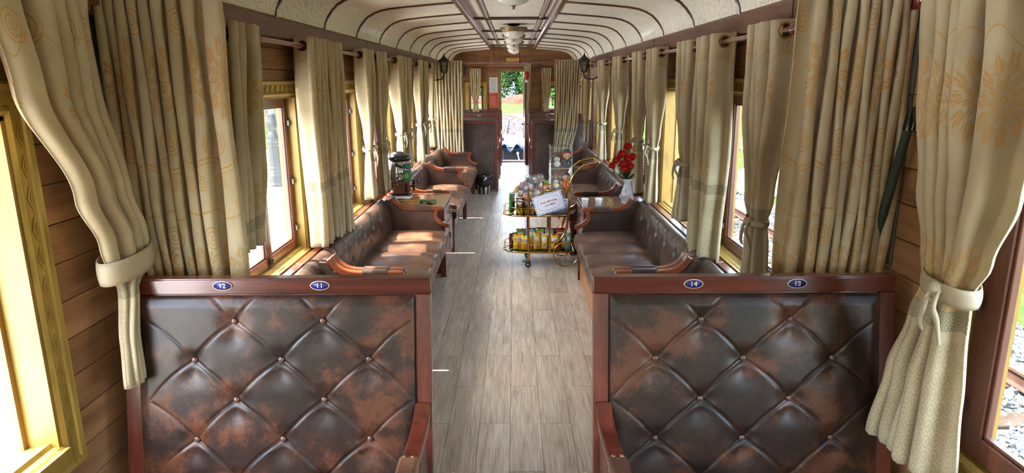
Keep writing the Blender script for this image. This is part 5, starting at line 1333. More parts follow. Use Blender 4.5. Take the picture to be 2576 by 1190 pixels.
def doll(label, x, y, z, s_, hair, coat, hat=None, group='dolls in the display case'):
    root = thing('doll', label, 'doll', (x, y, z), 0, group)
    q = s_
    G().lathe([(0, 0.004*q), (0.036*q, 0.004*q), (0.034*q, 0.03*q), (0.020*q, 0.065*q), (0.012*q, 0.078*q), (0, 0.08*q)], n=18, sy=0.8).build('coat', MT[coat], root)
    G().ell((0, 0, 0.105*q), (0.035*q, 0.031*q, 0.032*q), 18, 12).build('head', MT['skin'], root)
    h = G()
    h.ell((0, 0.006*q, 0.112*q), (0.038*q, 0.034*q, 0.032*q), 18, 12)
    for k in range(7): h.ell((lerp(-0.026, 0.026, k/6)*q, -0.024*q+abs(k-3)*0.003*q, 0.127*q-abs(k-3)*0.002*q), (0.007*q, 0.007*q, 0.011*q), 8, 6)
    for w in (-1, 1): h.ell((w*0.034*q, 0.0, 0.088*q), (0.009*q, 0.012*q, 0.024*q), 8, 6)
    h.build('hair', MT[hair], root)
    if hat: G().lathe([(0.034*q, 0.132*q), (0.036*q, 0.136*q), (0.034*q, 0.150*q), (0.012*q, 0.155*q), (0, 0.155*q)], n=18).build('cap', MT[hat], root)
    for w in (-1, 1):
        G().ell((w*0.013*q, -0.0305*q, 0.102*q), (0.0035*q, 0.002*q, 0.005*q), 8, 6).build('eye', MT['black'], root)
        G().tube([(w*0.016*q, 0, 0.070*q), (w*0.036*q, -0.01*q, 0.045*q), (w*0.030*q, -0.022*q, 0.03*q)], [0.008*q, 0.008*q, 0.006*q], 8).build('arm', MT[coat], root)
        G().ell((w*0.014*q, -0.012*q, 0.004*q), (0.010*q, 0.016*q, 0.006*q), 8, 6).build('shoe', MT['black'], root)
    G().ell((0, -0.020*q, 0.074*q), (0.010*q, 0.005*q, 0.008*q), 8, 6).build('scarf', MT['b_yellow'], root)
    return root
doll('red-haired doll in dark cap and dark coat on the upper case shelf', 0.494, 5.83, 0.8945, 1.05, 'b_red', 'b_grey', 'b_grey')
doll('brown-haired doll in orange coat on the lower case shelf', 0.490, 5.83, 0.7065, 1.0, 'b_brown', 'b_orange')
def plush(label, x, y, z, r, c, c2):
    root = thing('plush_toy', label, 'soft toy', (x, y, z), 0, 'white plush toys in the display case')
    G().ell((0, 0, r*0.9), (r, r*0.9, r*0.9), 14, 10).build('body', MT[c], root); G().ell((0, -r*0.1, r*2.3), (r*0.82, r*0.75, r*0.75), 14, 10).build('head', MT[c], root)
    G().ell((0, -r*0.7, r*2.15), (r*0.22, r*0.22, r*0.13), 8, 6).build('beak', MT[c2], root)
    for w in (-1, 1): G().ell((w*r*0.3, -r*0.76, r*2.45), (r*0.08, r*0.06, r*0.1), 8, 6).build('eye', MT['black'], root); G().ell((w*r*0.95, -r*0.1, r*1.0), (r*0.25, r*0.3, r*0.5), 8, 6).build('wing', MT[c2], root)
plush('white plush figure with pink skirt on the upper case shelf', 0.408, 5.84, 0.8945, 0.030, 'b_white', 'b_pink')
plush('white and yellow chick plush on the lower case shelf', 0.398, 5.83, 0.7065, 0.026, 'b_white', 'b_yellow')
plush('pale wrapped plush behind the chick on the lower case shelf', 0.420, 5.92, 0.7065, 0.034, 'b_tan', 'b_white')
# the sign
sg = thing('shop_sign', 'tilted white card sign with red script and blue pattern border hung on the trolley', 'sign', (0.330, 5.725, 0.594))
sw, sh_ = 0.262, 0.172
G().box(-sw/2, sw/2, -0.002, 0.002, -sh_/2, sh_/2).build('card', plain('sign_card', srgb(214, 216, 226), 0.4, coat=0.2, var=0.02), sg)
ln = []
for k in range(0, 60):
    a = 2*PI*k/60; c_, s_ = math.cos(a), math.sin(a)
    n_ = 4.5; r_ = (abs(c_)**n_+abs(s_)**n_)**(-1/n_); w_ = 1+0.05*math.cos(4*a)*0-0.09*math.exp(-((abs(c_)-abs(s_)*1.0)/0.16)**2)+0.05*math.exp(-(s_/0.10)**2)+0.06*math.exp(-(c_/0.10)**2)
    ln.append((0.098*r_*c_*w_, -0.003, 0.056*r_*s_*w_))
G().tube(ln, 0.0010, 5, closed=True).build('red_border', MT['redprint'], sg)
me_ = G().tube([(0.0045*math.cos(a)*(1-a/9), 0, 0.0035*math.sin(a)*(1-a/9)) for a in np.linspace(0, 5.5, 9)], 0.0011, 4).tube([(0.0045+0.0045*math.cos(a), 0, 0.001-0.0035*math.sin(a)) for a in np.linspace(0.5, 5, 8)], 0.0010, 4).mesh('curl', MT['navy'])
for k in range(12):
    for zz in (-0.078, 0.078): inst(me_, 'curl', sg, (-0.118+0.0214*k, -0.003, zz))
for k in range(7):
    for xx in (-0.122, 0.122): inst(me_, 'curl', sg, (xx, -0.003, -0.063+0.021*k), (0, PI/2, 0))
text('lettering', 'Quầy Bán Hàng', 0.0240, MT['redprint'], sg, (0, -0.0032, 0.014), shear=0.28)
text('lettering', 'Lưu Niệm', 0.0240, MT['redprint'], sg, (0.006, -0.0032, -0.017), shear=0.28)
sg.rotation_euler = (math.radians(-6), math.radians(-17), 0)

# ================================================================ THINGS ON THE TABLES
ub = thing('tea_urn_stand', 'reddish wooden ring stand holding the steel tea urn', 'stand', (-1.035, 6.06, 0.60))
R = 0.118
G().lathe([(0, 0.0), (R+0.006, 0.0), (R+0.006, 0.028), (R-0.004, 0.028), (0, 0.026)], n=36).build('base', MT['arm'], ub)
rr = [((R+0.010)*math.cos(a), (R+0.010)*math.sin(a)) for a in np.linspace(math.radians(-300), math.radians(-42), 36)]
g = G(); pts_ = [(p[0], p[1]) for p in rr]; g.band(pts_, 'z', 0.135, 0.157, 0.010); g.build('upper_hoop', MT['cab'], ub, bevel=0.002)
for a in (-42, -180, -300):
    a = math.radians(a); c_, s_ = (R+0.010)*math.cos(a), (R+0.010)*math.sin(a); M_ = Matrix.Translation((c_, s_, 0)) @ Matrix.Rotation(a, 4, 'Z')
    G().box(-0.006, 0.006, -0.011, 0.011, 0.0, 0.157, M=M_).build('upright', MT['cab'], ub, bevel=0.002)
ur = thing('tea_urn', 'polished steel tea urn with black lid and tap on the left table', 'urn', (-1.035, 6.06, 0.630))
G().lathe([(0.0, 0.0), (0.107, 0.0), (0.110, 0.012), (0.110, 0.03)], n=48).build('foot', MT['black'], ur)
G().lathe([(0.108, 0.012), (0.112, 0.014), (0.110, 0.20), (0.107, 0.318), (0.0, 0.318)], n=64).build('body', MT['chrome'], ur)
G().lathe([(0.109, 0.314), (0.113, 0.320), (0.112, 0.340), (0.103, 0.352), (0.078, 0.366), (0.050, 0.374), (0.045, 0.382), (0.0, 0.384)], n=48).box(-0.03, 0.03, -0.012, 0.012, 0.38, 0.388).build('lid', MT['black'], ur)
hb_ = [(0.113*math.cos(a), 0.113*math.sin(a), 0.285-0.045*math.sin((a-math.radians(-95))/math.radians(150)*PI)) for a in np.linspace(math.radians(-95), math.radians(55), 20)]
hb_ = [(p[0]*1.06, p[1]*1.06, p[2]) for p in hb_]
G().tube(hb_, 0.0075, 8).ell(hb_[0], (0.012, 0.012, 0.012), 10, 8).ell(hb_[-1], (0.012, 0.012, 0.012), 10, 8).build('handle', MT['black'], ur)
# label: a curved green patch with white lettering and a plant drawing
def curved(name, a0, a1, z0, z1, r, mat, parent, seg=14):
    G().grid([[(r*math.cos(lerp(a0, a1, i/seg)), r*math.sin(lerp(a0, a1, i/seg)), z) for i in range(seg+1)] for z in (z0, z1)]).build(name, MT[mat], parent)
curved('green_label', math.radians(-62), math.radians(-5), 0.115, 0.285, 0.1125, 'darkgreen', ur)
an = math.radians(-46)
text('lettering', 'Thảo', 0.040, MT['paper'], ur, (0.1145*math.cos(an), 0.1145*math.sin(an), 0.238), rot=(PI/2, 0, an+PI/2), ext=0.0012)
g = G()
for k in range(13):
    a = math.radians(-44)+math.radians(-1); t_ = (k-6)/6*1.25; L_ = 0.045+0.012*((k*5) % 3); r_ = 0.1135
    x0, z0_ = 0.0, 0.150
    x1, z1_ = L_*math.sin(t_), 0.150+L_*math.cos(t_)*0.9+0.008
    ux, uy = -math.sin(a), math.cos(a)
    def Q(x, z): return (r_*math.cos(a+x/r_), r_*math.sin(a+x/r_), z)
    w_ = 0.004; px, pz = math.cos(t_)*w_, -math.sin(t_)*w_
    xm, zm_ = (x0+x1)/2, (z0_+z1_)/2
    g.add([Q(x0, z0_), Q(xm+px, zm_+pz), Q(x1, z1_), Q(xm-px, zm_-pz)], [(0, 1, 2, 3)])
g.tube([Q(0, 0.125), Q(0.002, 0.16)], 0.0012, 5)
g.build('plant_drawing', MT['b_lime'], ur)
ta = math.radians(-22); d_ = Vector((math.cos(ta), math.sin(ta), 0))
G().tube([tuple(d_*0.108+Vector((0, 0, 0.075))), tuple(d_*0.150+Vector((0, 0, 0.075)))], 0.010, 10).tube([tuple(d_*0.150+Vector((0, 0, 0.105))), tuple(d_*0.150+Vector((0, 0, 0.035)))], 0.009, 10).box(-0.010, 0.010, -0.006, 0.006, 0.10, 0.135, M=Matrix.Translation(d_*0.15)).tube([tuple(d_*0.150+Vector((-0.016, 0, 0.102))), tuple(d_*0.150+Vector((0.016, 0, 0.102)))], 0.005, 8).build('tap', MT['black'], ur)

# wicker basket
wb = thing('wicker_basket', 'shallow woven wicker basket with papers on the left table', 'basket', (-0.920, 5.640, 0.6005), 0.05)
bw, bd, bh = 0.125, 0.085, 0.050
def brect(w_, d_, z_, n=60):
    out = []
    for k in range(n):
        a = 2*PI*k/n; c_, s_ = math.cos(a), math.sin(a); e = 6; r_ = (abs(c_)**e+abs(s_)**e)**(-1/e); out.append((w_*r_*c_, d_*r_*s_, z_))
    return out
G().prism([(p[0], p[1]) for p in brect(bw-0.012, bd-0.012, 0)], 'z', 0, 0.004).build('bottom', MT['rattan'], wb)
for j in range(6):
    z_ = 0.005+j*0.0082; f = 0.90+0.10*j/5; P = brect(bw*f, bd*f, z_, 96)
    P = [(p[0]*(1+0.018*(1 if ((i//2)+j) % 2 else -1)), p[1]*(1+0.025*(1 if ((i//2)+j) % 2 else -1)), p[2]) for i, p in enumerate(P)]
    G().tube(P, 0.0044, 6, closed=True).build('weave_strand', MT['rattan'], wb)
g = G()
for i in range(0, 96, 4):
    p = brect(bw*0.9, bd*0.9, 0, 96)[i]; q = brect(bw, bd, bh, 96)[i]; g.tube([p, q], 0.0022, 5)
g.build('stakes', MT['rattan'], wb); G().tube(brect(bw*1.01, bd*1.01, bh+0.003, 60), 0.0055, 8, closed=True).build('rim', MT['rattan'], wb)
for k, (dx, dy, r_, dz) in enumerate(((-0.025, 0.015, 0.10, 0.052), (-0.015, 0.0, -0.12, 0.0565), (-0.03, -0.01, 0.03, 0.0605))):
    pp = thing('paper_sheet', ('lowest', 'middle', 'top')[k]+' sheet of the white papers lying on the wicker basket', 'paper', (-0.92+dx-0.02, 5.64+dy+0.01, 0.602+dz), r_, 'papers in the basket')
    G().box(-0.085, 0.085, -0.055, 0.055, 0, 0.0012).build('sheet', MT['paper'], pp)
    if k == 2:
        g = G()
        for j in range(5): g.box(-0.07, 0.07-0.01*j, -0.04+0.018*j, -0.037+0.018*j, 0.0012, 0.0016)
        g.build('print_lines', MT['greyprint'], pp)
gc = thing('folded_cloth', 'folded green cloth lying beside the basket on the left table', 'cloth', (-0.735, 5.72, 0.601), 0.2)
rows_ = []
for j in range(15):
    row = []
    for i in range(19):
        x, y = (i/18-0.5)*0.14, (j/14-0.5)*0.12; row.append((x+0.01*math.sin(y*50), y, 0.010+0.010*math.sin(x*60+y*30)*math.cos(y*45)+0.010*math.exp(-((x+0.02)/0.03)**2)))
    rows_.append(row)
G().grid(rows_).build('cloth', MT['greencloth'], gc, solid=0.004)

# vase with red flowers and cups
va = thing('flower_vase', 'white ceramic vase with scroll relief on the right table', 'vase', (1.005, 5.66, 0.6005))
P = [(0.0, 0.0), (0.046, 0.0), (0.050, 0.006), (0.046, 0.014), (0.052, 0.035), (0.056, 0.065), (0.050, 0.095), (0.038, 0.130), (0.030, 0.165), (0.029, 0.190), (0.036, 0.212), (0.033, 0.213), (0.026, 0.19), (0.026, 0.15), (0.0, 0.12)]
G().lathe(P, n=48, flute=0.035, nf=8).build('body', MT['ceramic'], va)
for a in (-60, -110, -20, -160, 60):
    a = math.radians(a); c_ = Vector((0.055*math.cos(a), 0.055*math.sin(a), 0.045)); tx = Vector((-math.sin(a), math.cos(a), 0)); sp = []
    for t_ in np.linspace(0.5, 10, 30): sp.append(tuple(c_+tx*(0.0017*t_*math.cos(t_))+Vector((0, 0, 0.0017*t_*math.sin(t_)))))
    G().tube(sp, 0.0022, 6).build('scroll', MT['ceramic'], va)
G().tube(bez([(-0.05, -0.01, 0.07), (-0.066, -0.02, 0.075), (-0.062, -0.02, 0.05), (-0.05, -0.02, 0.045)], 9), 0.005, 8).build('lug', MT['ceramic'], va)
G().tube(bez([(0.034, 0, 0.205), (0.052, -0.01, 0.18), (0.050, -0.01, 0.13), (0.062, -0.01, 0.09)], 12), 0.006, 8).build('lug', MT['ceramic'], va)
def flower(label, x, y, z, R_, tilt):
    root = thing('red_flower', label, 'flower', (x, y, z), 0, 'red flowers in the white vase')
    R_ = R_*1.12; g = G(); n = 190
    for k in range(n):
        ph = math.acos(1-1.35*(k+.5)/n); th = k*2.39996; d = Vector((math.sin(ph)*math.cos(th), math.sin(ph)*math.sin(th), math.cos(ph)))
        rr_ = R_*(0.85+0.25*((k*37) % 10)/10)
        side_ = d.cross(Vector((0.3, 0.2, 1))).normalized()*R_*0.11; upv = d.cross(side_).normalized()*R_*0.05
        a = d*R_*0.15; b = d*rr_*0.7+side_; c = d*rr_*0.7-side_; e = d*rr_+Vector((0, 0, -0.1*R_))
        g.add([tuple(a), tuple(b+upv), tuple(e), tuple(c+upv)], [(0, 1, 2, 3)], 0)
    g.build('petals', MT['redflower'], root)
    G().ell((0, 0, -R_*0.02), (R_*0.62, R_*0.62, R_*0.58), 12, 9, wob=0.25).build('core', MT['redflower'], root)
    # stem down to the vase
    vx, vy, vz = 1.0-x, 5.66-y, 0.78-z
    G().tube(bez([(0, 0, 0), (vx*0.2, vy*0.3, vz*0.35), (vx*0.85, vy*0.9, vz*0.75), (vx, vy, vz)], 12), 0.0028, 6).build('stem', MT['leafdk'], root)
    root.rotation_euler = (0, 0, 0)
for k, (px, pz, py, R_) in enumerate(((1.0, 1.085, 5.68, .042), (0.945, 1.025, 5.64, .046), (0.895, 0.975, 5.63, .036), (0.862, 0.93, 5.62, .036), (0.945, 0.945, 5.60, .040), (0.995, 0.985, 5.62, .046), (1.010, 0.925, 5.60, .044), (0.915, 0.975, 5.70, .036), (1.04, 1.0, 5.66, .040), (0.97, 0.905, 5.60, 0.040))):
    flower('red flower %s of the bouquet in the vase' % ('at the very top', 'high on the left', 'on the left middle', 'drooping at the far left tip', 'low in the centre left', 'in the centre', 'low right by the curtain', 'at the back left', 'at the back right', 'lowest, just over the vase rim')[k], px, py, pz, R_, 0)
fo = thing('flower_leaves', 'dark green leaves under the red flowers', 'leaves', (1.0, 5.66, 0.80))
for k in range(14):
    a = k*2.4; r_ = 0.05+0.02*(k % 3); h = 0.03+0.035*(k % 4); c_, s_ = math.cos(a), math.sin(a)
    G().add([(0, 0, 0.0), (r_*0.5*c_-0.012*s_, r_*0.5*s_+0.012*c_, h*0.7), (r_*c_, r_*s_, h), (r_*0.5*c_+0.012*s_, r_*0.5*s_-0.012*c_, h*0.7)], [(0, 1, 2, 3)]).build('leaf', MT['leafdk'], fo, solid=0.001)
cup0 = None
for x, nm in ((0.622, 'left white paper cup on the right table, nearer the trolley'), (0.738, 'second white paper cup on the right table, nearer the vase')):
    c = thing('paper_cup', nm, 'cup', (x, 5.485, 0.6005), group='white paper cups')
    G().lathe([(0.0, 0.004), (0.021, 0.0), (0.030, 0.070), (0.0315, 0.072), (0.030, 0.075), (0.0285, 0.072), (0.020, 0.006), (0.0, 0.006)], n=32).build('cup', MT['paper'], c)

# ================================================================ BIN
bn = thing('rubbish_bin', 'small striped round bin with black liner at the foot of the far left partition', 'bin', (-0.430, 9.76, 0))
G().lathe([(0.0, 0.004), (0.088, 0.004), (0.092, 0.0), (0.092, 0.012), (0.112, 0.26), (0.108, 0.26), (0.086, 0.014), (0.0, 0.012)], n=40).build('bucket', MT['striped'], bn)
n = 40; rows_ = []
for j, (r_, z_) in enumerate(((0.0, 0.225), (0.06, 0.235), (0.100, 0.272), (0.116, 0.278), (0.124, 0.262), (0.128, 0.225), (0.126, 0.18))):
    row = []
    for k in range(n+1):
        a = 2*PI*(k % n)/n; w = 1+0.05*math.sin(7*a)*(j > 2)+0.04*math.sin(13*a+j)*(j > 2); zz = z_-(0.075*max(0, math.cos(a+PI/2-0.1))**2*(j-4)/2 if j > 4 else 0)+(0.012*math.sin(5*a) if j == 3 else 0)
        row.append((r_*w*math.cos(a), r_*w*math.sin(a), zz))
    rows_.append(row)
G().grid(rows_).build('liner', MT['blackbag'], bn, solid=0.001)
G().ell((0.02, -0.01, 0.245), (0.05, 0.04, 0.022), 10, 6, wob=0.3).build('crumpled_tissue', MT['paper'], bn)

# ================================================================ NOTICES AND WALL ITEMS
nb = thing('notice_board', 'white printed notice on the end wall left of the door', 'notice', (-0.388, YE-0.004, 1.555))
G().box(-0.086, 0.086, -0.003, 0.003, -0.148, 0.148).build('sheet', plain('notice_sheet', srgb(206, 206, 210), 0.3, coat=0.3, var=0.02), nb)
text('lettering', 'NỘI QUY TÀU', 0.020, MT['redprint'], nb, (0, -0.0035, 0.108))
g = G(); rs = np.random.RandomState(3)
for k in range(22):
    z_ = 0.088-k*0.0098
    if k in (4, 9, 14): continue
    g.box(-0.068, -0.068+rs.uniform(0.08, 0.136), -0.0036, -0.003, z_-0.0028, z_)
g.build('print_lines', MT['greyprint'], nb)
for q in ((-1, -1), (1, -1), (-1, 1), (1, 1)): G().ell((q[0]*0.078, -0.004, q[1]*0.140), (0.004, 0.002, 0.004), 8, 6).build('screw', MT['white'], nb)
rb = thing('red_notice', 'red printed notice with white border under the white one', 'notice', (-0.383, YE-0.004, 1.257))
G().box(-0.084, 0.084, -0.003, 0.001, -0.142, 0.142).build('border', MT['cream'], rb); G().box(-0.078, 0.078, -0.0036, -0.002, -0.136, 0.136).build('sheet', MT['red'], rb)
text('lettering', 'CHÚ Ý', 0.020, MT['orange'], rb, (0, -0.004, 0.104))
g = G()
for k in range(14): g.box(-0.062, -0.062+rs.uniform(0.08, 0.124), -0.0041, -0.0034, 0.075-k*0.014, 0.0775-k*0.014)
g.build('print_lines', MT['cream'], rb)
wf = thing('wifi_sign', 'small orange sign with black lettering above the end door', 'sign', (0.0, YE-0.006, 2.03))
G().box(-0.125, 0.125, -0.003, 0.005, -0.045, 0.045).build('plate', MT['orange'], wf); text('lettering', 'WIFI FREE', 0.036, MT['black_print'], wf, (0, -0.0035, 0.018)); G().box(-0.105, 0.105, -0.0036, -0.003, -0.032, -0.018).build('small_print', MT['redprint'], wf)
cm = thing('security_camera', 'small white security camera under the ceiling above the orange sign', 'camera', (-0.05, 12.9, 2.20))
G().lathe([(0, 0.09), (0.05, 0.09), (0.05, 0.06), (0.03, 0.05), (0, 0.05)], n=20).build('mount', MT['white'], cm); G().lathe([(0, -0.06), (0.035, -0.06), (0.038, -0.04), (0.038, 0.06), (0, 0.07)], (0, 0, 0.0), 20, 0, 'y').tube([(0, 0.03, 0.02), (0, 0.02, 0.06)], 0.012, 8).build('body', MT['white'], cm); G().lathe([(0, -0.068), (0.02, -0.068), (0.02, -0.058), (0, -0.058)], (0, 0, 0.0), 16, 0, 'y').build('lens', MT['black'], cm)
rc = thing('red_flag', 'rolled red and white flag hung at the top of the open end door', 'flag', (0.265, 13.14, 1.72))
G().lathe([(0.0, 0.09), (0.022, 0.085), (0.050, 0.05), (0.045, 0.0), (0.028, -0.06), (0.026, -0.075)], n=14, flute=0.12, nf=5).build('red_cloth', MT['redcloth'], rc); G().lathe([(0.026, -0.075), (0.028, -0.12), (0, -0.12)], n=14).build('white_cloth', MT['paper'], rc); G().tube([(0, 0, 0.09), (0, 0.10, 0.115)], 0.004, 6).build('string', MT['iron'], rc)

# near right wall: folded umbrella-like pole with green grip, hook and metal strip
um = thing('walking_umbrella', 'closed dark umbrella with green foam grip hanging on the near right wall', 'umbrella', (1.19, 2.04, 1.30))
A = Vector((1.205, 1.985, 1.535)); 
def U_(x, y, z): return (x-1.19, y-2.04, z-1.30)
G().tube([U_(1.205, 1.990, 1.50), U_(1.205, 2.085, 1.155)], [0.013, 0.0145], 16).build('grip', MT['greenfoam'], um)
G().tube([U_(1.205, 1.982, 1.56), U_(1.205, 1.984, 1.545), U_(1.205, 1.990, 1.498)], [0.006, 0.013, 0.015], 12).tube(bez([U_(1.205, 1.965, 1.50), U_(1.205, 1.962, 1.53), U_(1.205, 1.975, 1.565)], 8), 0.006, 8).build('cap', MT['black'], um)
G().tube([U_(1.205, 2.083, 1.16), U_(1.205, 2.135, 0.80)], 0.011, 12).build('shaft', MT['iron'], um); G().tube([U_(1.192, 2.080, 1.15), U_(1.192, 2.132, 0.80)], 0.003, 8).build('rib', MT['steel'], um)
G().tube([U_(1.205, 1.978, 1.565), U_(1.225, 1.975, 1.60), U_(1.247, 1.975, 1.625)], 0.002, 6).build('strap', MT['picket'], um)
hk = thing('wall_hook', 'white plastic hook on the near right wall below the umbrella', 'hook', (1.249, 2.085, 1.105))
G().box(-0.006, 0, -0.016, 0.016, -0.022, 0.030).build('plate', MT['white'], hk, bevel=0.003); G().tube(bez([(-0.006, 0.0, 0.0), (-0.012, 0.006, -0.026), (-0.022, 0.012, -0.03), (-0.028, 0.014, -0.014)], 9), 0.0045, 8).build('prong', MT['white'], hk); G().ell((-0.007, 0, 0.016), (0.002, 0.005, 0.005), 8, 6).build('screw', MT['iron'], hk)
for s, nm in ((1, 'right'), (-1, 'left')):
    ms = thing('metal_strip', 'dull metal cover strip on the near %s wall behind the partition curtain' % nm, 'metal strip', (s*1.249, 2.10, 1.36))
    for z0_, z1_ in ((-0.30, -0.09), (-0.085, 0.235), (0.24, 0.50)): G().box(0, -s*0.008, -0.045, 0.045, z0_, z1_).build('plate', plain('painted_metal', srgb(96, 98, 88), 0.4, 0.4, var=0.2), ms, bevel=0.003)
# ================================================================ OUTSIDE
def leaf_cloud(n, blobs, size, rs):
    """leaf quads scattered over blobs (cx,cy,cz,rx,ry,rz)"""
    k = rs.randint(0, len(blobs), n); B = np.array(blobs)[k]
    d = rs.normal(size=(n, 3)); d /= np.linalg.norm(d, axis=1)[:, None]; r = rs.uniform(0.55, 1.05, n)[:, None]
    P = B[:, :3]+d*B[:, 3:]*r
    a = rs.normal(size=(n, 3)); a /= np.linalg.norm(a, axis=1)[:, None]; b = np.cross(a, rs.normal(size=(n, 3))); b /= np.linalg.norm(b, axis=1)[:, None]
    s = (size*rs.uniform(0.6, 1.4, n))[:, None]
    V = np.stack([P-a*s, P+b*s*0.55, P+a*s, P-b*s*0.55], 1).reshape(-1, 3)
    F = np.arange(4*n).reshape(n, 4)
    return V, F
def cloud_obj(name, V, F, mat, parent):
    me = bpy.data.meshes.new(name); me.from_pydata(V.tolist(), [], F.tolist()); me.materials.append(mat); me.update()
    o = bpy.data.objects.new(name, me); COL.objects.link(o); o.parent = parent; return o
def tree(label, x, y, z, h, r, mat, n=2600, leaf=0.16, seed=0, group=None, cat='tree', name='tree', trunk=0.4):
    rs = np.random.RandomState(seed); root = thing(name, label, cat, (x, y, z), group=group)
    bl = [(rs.uniform(-.45, .45)*r, rs.uniform(-.45, .45)*r, h*rs.uniform(trunk, 0.85), r*rs.uniform(.35, .6), r*rs.uniform(.35, .6), h*rs.uniform(.14, .24)) for _ in range(9)]
    V, F = leaf_cloud(n, bl, leaf, rs); cloud_obj('foliage', V, F, MT[mat], root)
    g = G().tube([(0, 0, -0.1), (0.03*r, 0, h*0.35), (0.0, 0.05*r, h*0.7)], [0.035*h, 0.025*h, 0.01*h], 8)
    for b in bl[:4]: g.tube([(0.02*r, 0, h*0.35), (b[0], b[1], b[2])], [0.014*h, 0.005*h], 6)
    g.build('trunk', MT['bark'], root)
# ground
struct('ground', G().box(-14, 40, 13.9, 140, -3.2, -3.0).box(1.5, 40, -25, 14, -1.2, -0.92).box(-1.8, 1.8, -12, 14, -1.2, -0.95), MT['gravel'])
gr = G(); gr.add([(-6, 13.8, -0.92), (9, 13.8, -0.92), (9, 75, -1.70), (-30, 75, -1.70), (-30, 40, -1.3)], [(0, 1, 2, 3, 4)]); struct('track_bed', gr, MT['gravel'])
struct('platform', G().box(-7.0, -1.75, -20, 40, -1.2, -0.25), MT['paving'])
g = G()
for k in range(0, 26): g.box(-6.98, -1.78, -10+k*2.0, -10+k*2.0+0.012, -0.2505, -0.2485)
for k in range(3): g.box(-5.8+1.35*k, -5.79+1.35*k, -20, 40, -0.2505, -0.2485)
g.build('paving_joints', plain('paving_joint', srgb(160, 158, 152), 0.9))['kind'] = 'structure'
g = G(); rows_ = []
for i in range(60):
    y = -15+i*1.6; rows_.append([(-7.0, y, -0.24), (-7.4, y, -0.12), (-8.6, y, -0.08+0.05*math.sin(i)), (-9.0, y, 0.1)])
struct('grass_verge', G().grid(rows_), MT['grass'])
rows_ = [[(-9.0, -15+i*1.6, 0.1), (-10.0, -15+i*1.6, 0.9+0.1*math.sin(i*1.3)), (-12.0, -15+i*1.6, 2.1+0.2*math.sin(i*.9)), (-15, -15+i*1.6, 3.0), (-22, -15+i*1.6, 3.6)] for i in range(60)]
struct('earth_bank', G().grid(rows_), MT['dirt'])
rows_ = [[(5.3, -15+i*1.4, -0.92), (6.0, -15+i*1.4, -0.66+0.05*math.sin(i)), (7.6, -15+i*1.4, -0.36+0.06*math.sin(i*.7)), (11, -15+i*1.4, 0.0), (30, -15+i*1.4, 1.6)] for i in range(70)]
struct('grass_slope', G().grid(rows_), MT['grass'])
# lamp post on the platform
lp = thing('lamp_post', 'grey cast-iron lamp post with white pole on the platform outside the left window', 'lamp post', (-4.41, 12.22, -0.25))
G().lathe([(0, 0), (0.185, 0), (0.185, 0.05), (0.165, 0.07), (0.160, 0.20), (0.140, 0.24), (0.140, 0.27), (0.128, 0.29), (0.128, 0.34), (0.118, 0.36), (0.105, 0.74), (0.118, 0.76), (0.118, 0.80), (0.128, 0.83), (0.120, 0.87), (0, 0.87)], n=8, smooth=False).build('base', MT['lampiron'], lp)
G().lathe([(0.11, 0.87), (0.115, 0.90), (0.075, 1.0), (0.07, 1.02), (0.085, 1.06), (0.102, 1.10), (0.085, 1.20), (0.065, 1.30), (0.07, 1.32), (0.0, 1.33)], n=24, flute=0.05, nf=12).build('baluster', MT['lampiron'], lp)
G().lathe([(0.052, 1.32), (0.052, 3.4), (0, 3.4)], n=20).build('pole', MT['lampwhite'], lp)
G().lathe([(0.05, 3.3), (0.16, 3.4), (0.22, 3.75), (0.10, 3.95), (0, 4.0)], n=8, smooth=False).build('lantern_head', MT['lampiron'], lp)
# station canopy board seen at the top of the window
cb = thing('white_gantry', 'white horizontal beam on posts beyond the lamp post', 'beam', (-5.6, 15.2, 0))
G().box(-0.08, 0.08, -2.5, 2.6, 1.16, 1.34).build('beam', MT['white'], cb)
for q in (-2.4, 2.5): G().box(-0.06, 0.06, q-0.06, q+0.06, -0.25, 1.16).build('post', MT['white'], cb)
# left shrubs
k = 0
for (x, y, h, r, m) in ((-12.5, 9, 3.5, 2.0, 'leaf2'), (-11.5, 15, 2.4, 1.6, 'leaf'), (-13.5, 21, 4.5, 2.6, 'leaf2'), (-11.5, 27, 3.0, 2.0, 'leaf'), (-13.0, 34, 5.0, 3.0, 'leaf'), (-12.0, 3, 3.2, 2.2, 'leaf'), (-12, -4, 3.2, 2.2, 'leaf2')):
    k += 1; tree('%s bush on the left earth bank, %s' % (('dark', 'small', 'tall dark', 'low', 'largest', 'broad', 'rearmost')[k-1], ('level with the second left window', 'behind the lamp post', 'beyond the lamp post', 'far ahead past the lamp post', 'farthest ahead', 'level with the near left window', 'behind the viewpoint')[k-1]), x, y, 2.2, h, r, m, 1500, 0.14, k, 'bushes on the left bank', 'bush', 'bush', 0.2)
# right trees and hedge
sp = [(12.0, 12, 5.0, 2.8, 'leaf'), (10.5, 18, 4.5, 2.6, 'leaf3'), (12.5, 24, 6.0, 3.2, 'leaf'), (10.5, 31, 5.5, 3.0, 'leaf2'), (9.0, 39, 6.0, 3.4, 'leaf'), (12.0, 6.0, 5.0, 3.0, 'leaf2'), (12.5, 0, 4.5, 2.8, 'leaf'), (7.5, 48, 6.5, 3.6, 'leaf3')]
for i, (x, y, h, r, m) in enumerate(sp): tree(('bright tree above the picket fence, nearest side', 'yellow-green tree directly behind the picket fence', 'broad tree just beyond the picket fence', 'dark tree far ahead on the right slope', 'large far tree at the end of the right slope', 'dark tree seen from the near right window', 'tree on the right slope rearward of the near window', 'farthest yellow-green tree on the right slope')[i], x, y, -0.1, h, r, m, 3200, 0.17, 40+i, 'trees right of the train', trunk=0.12)
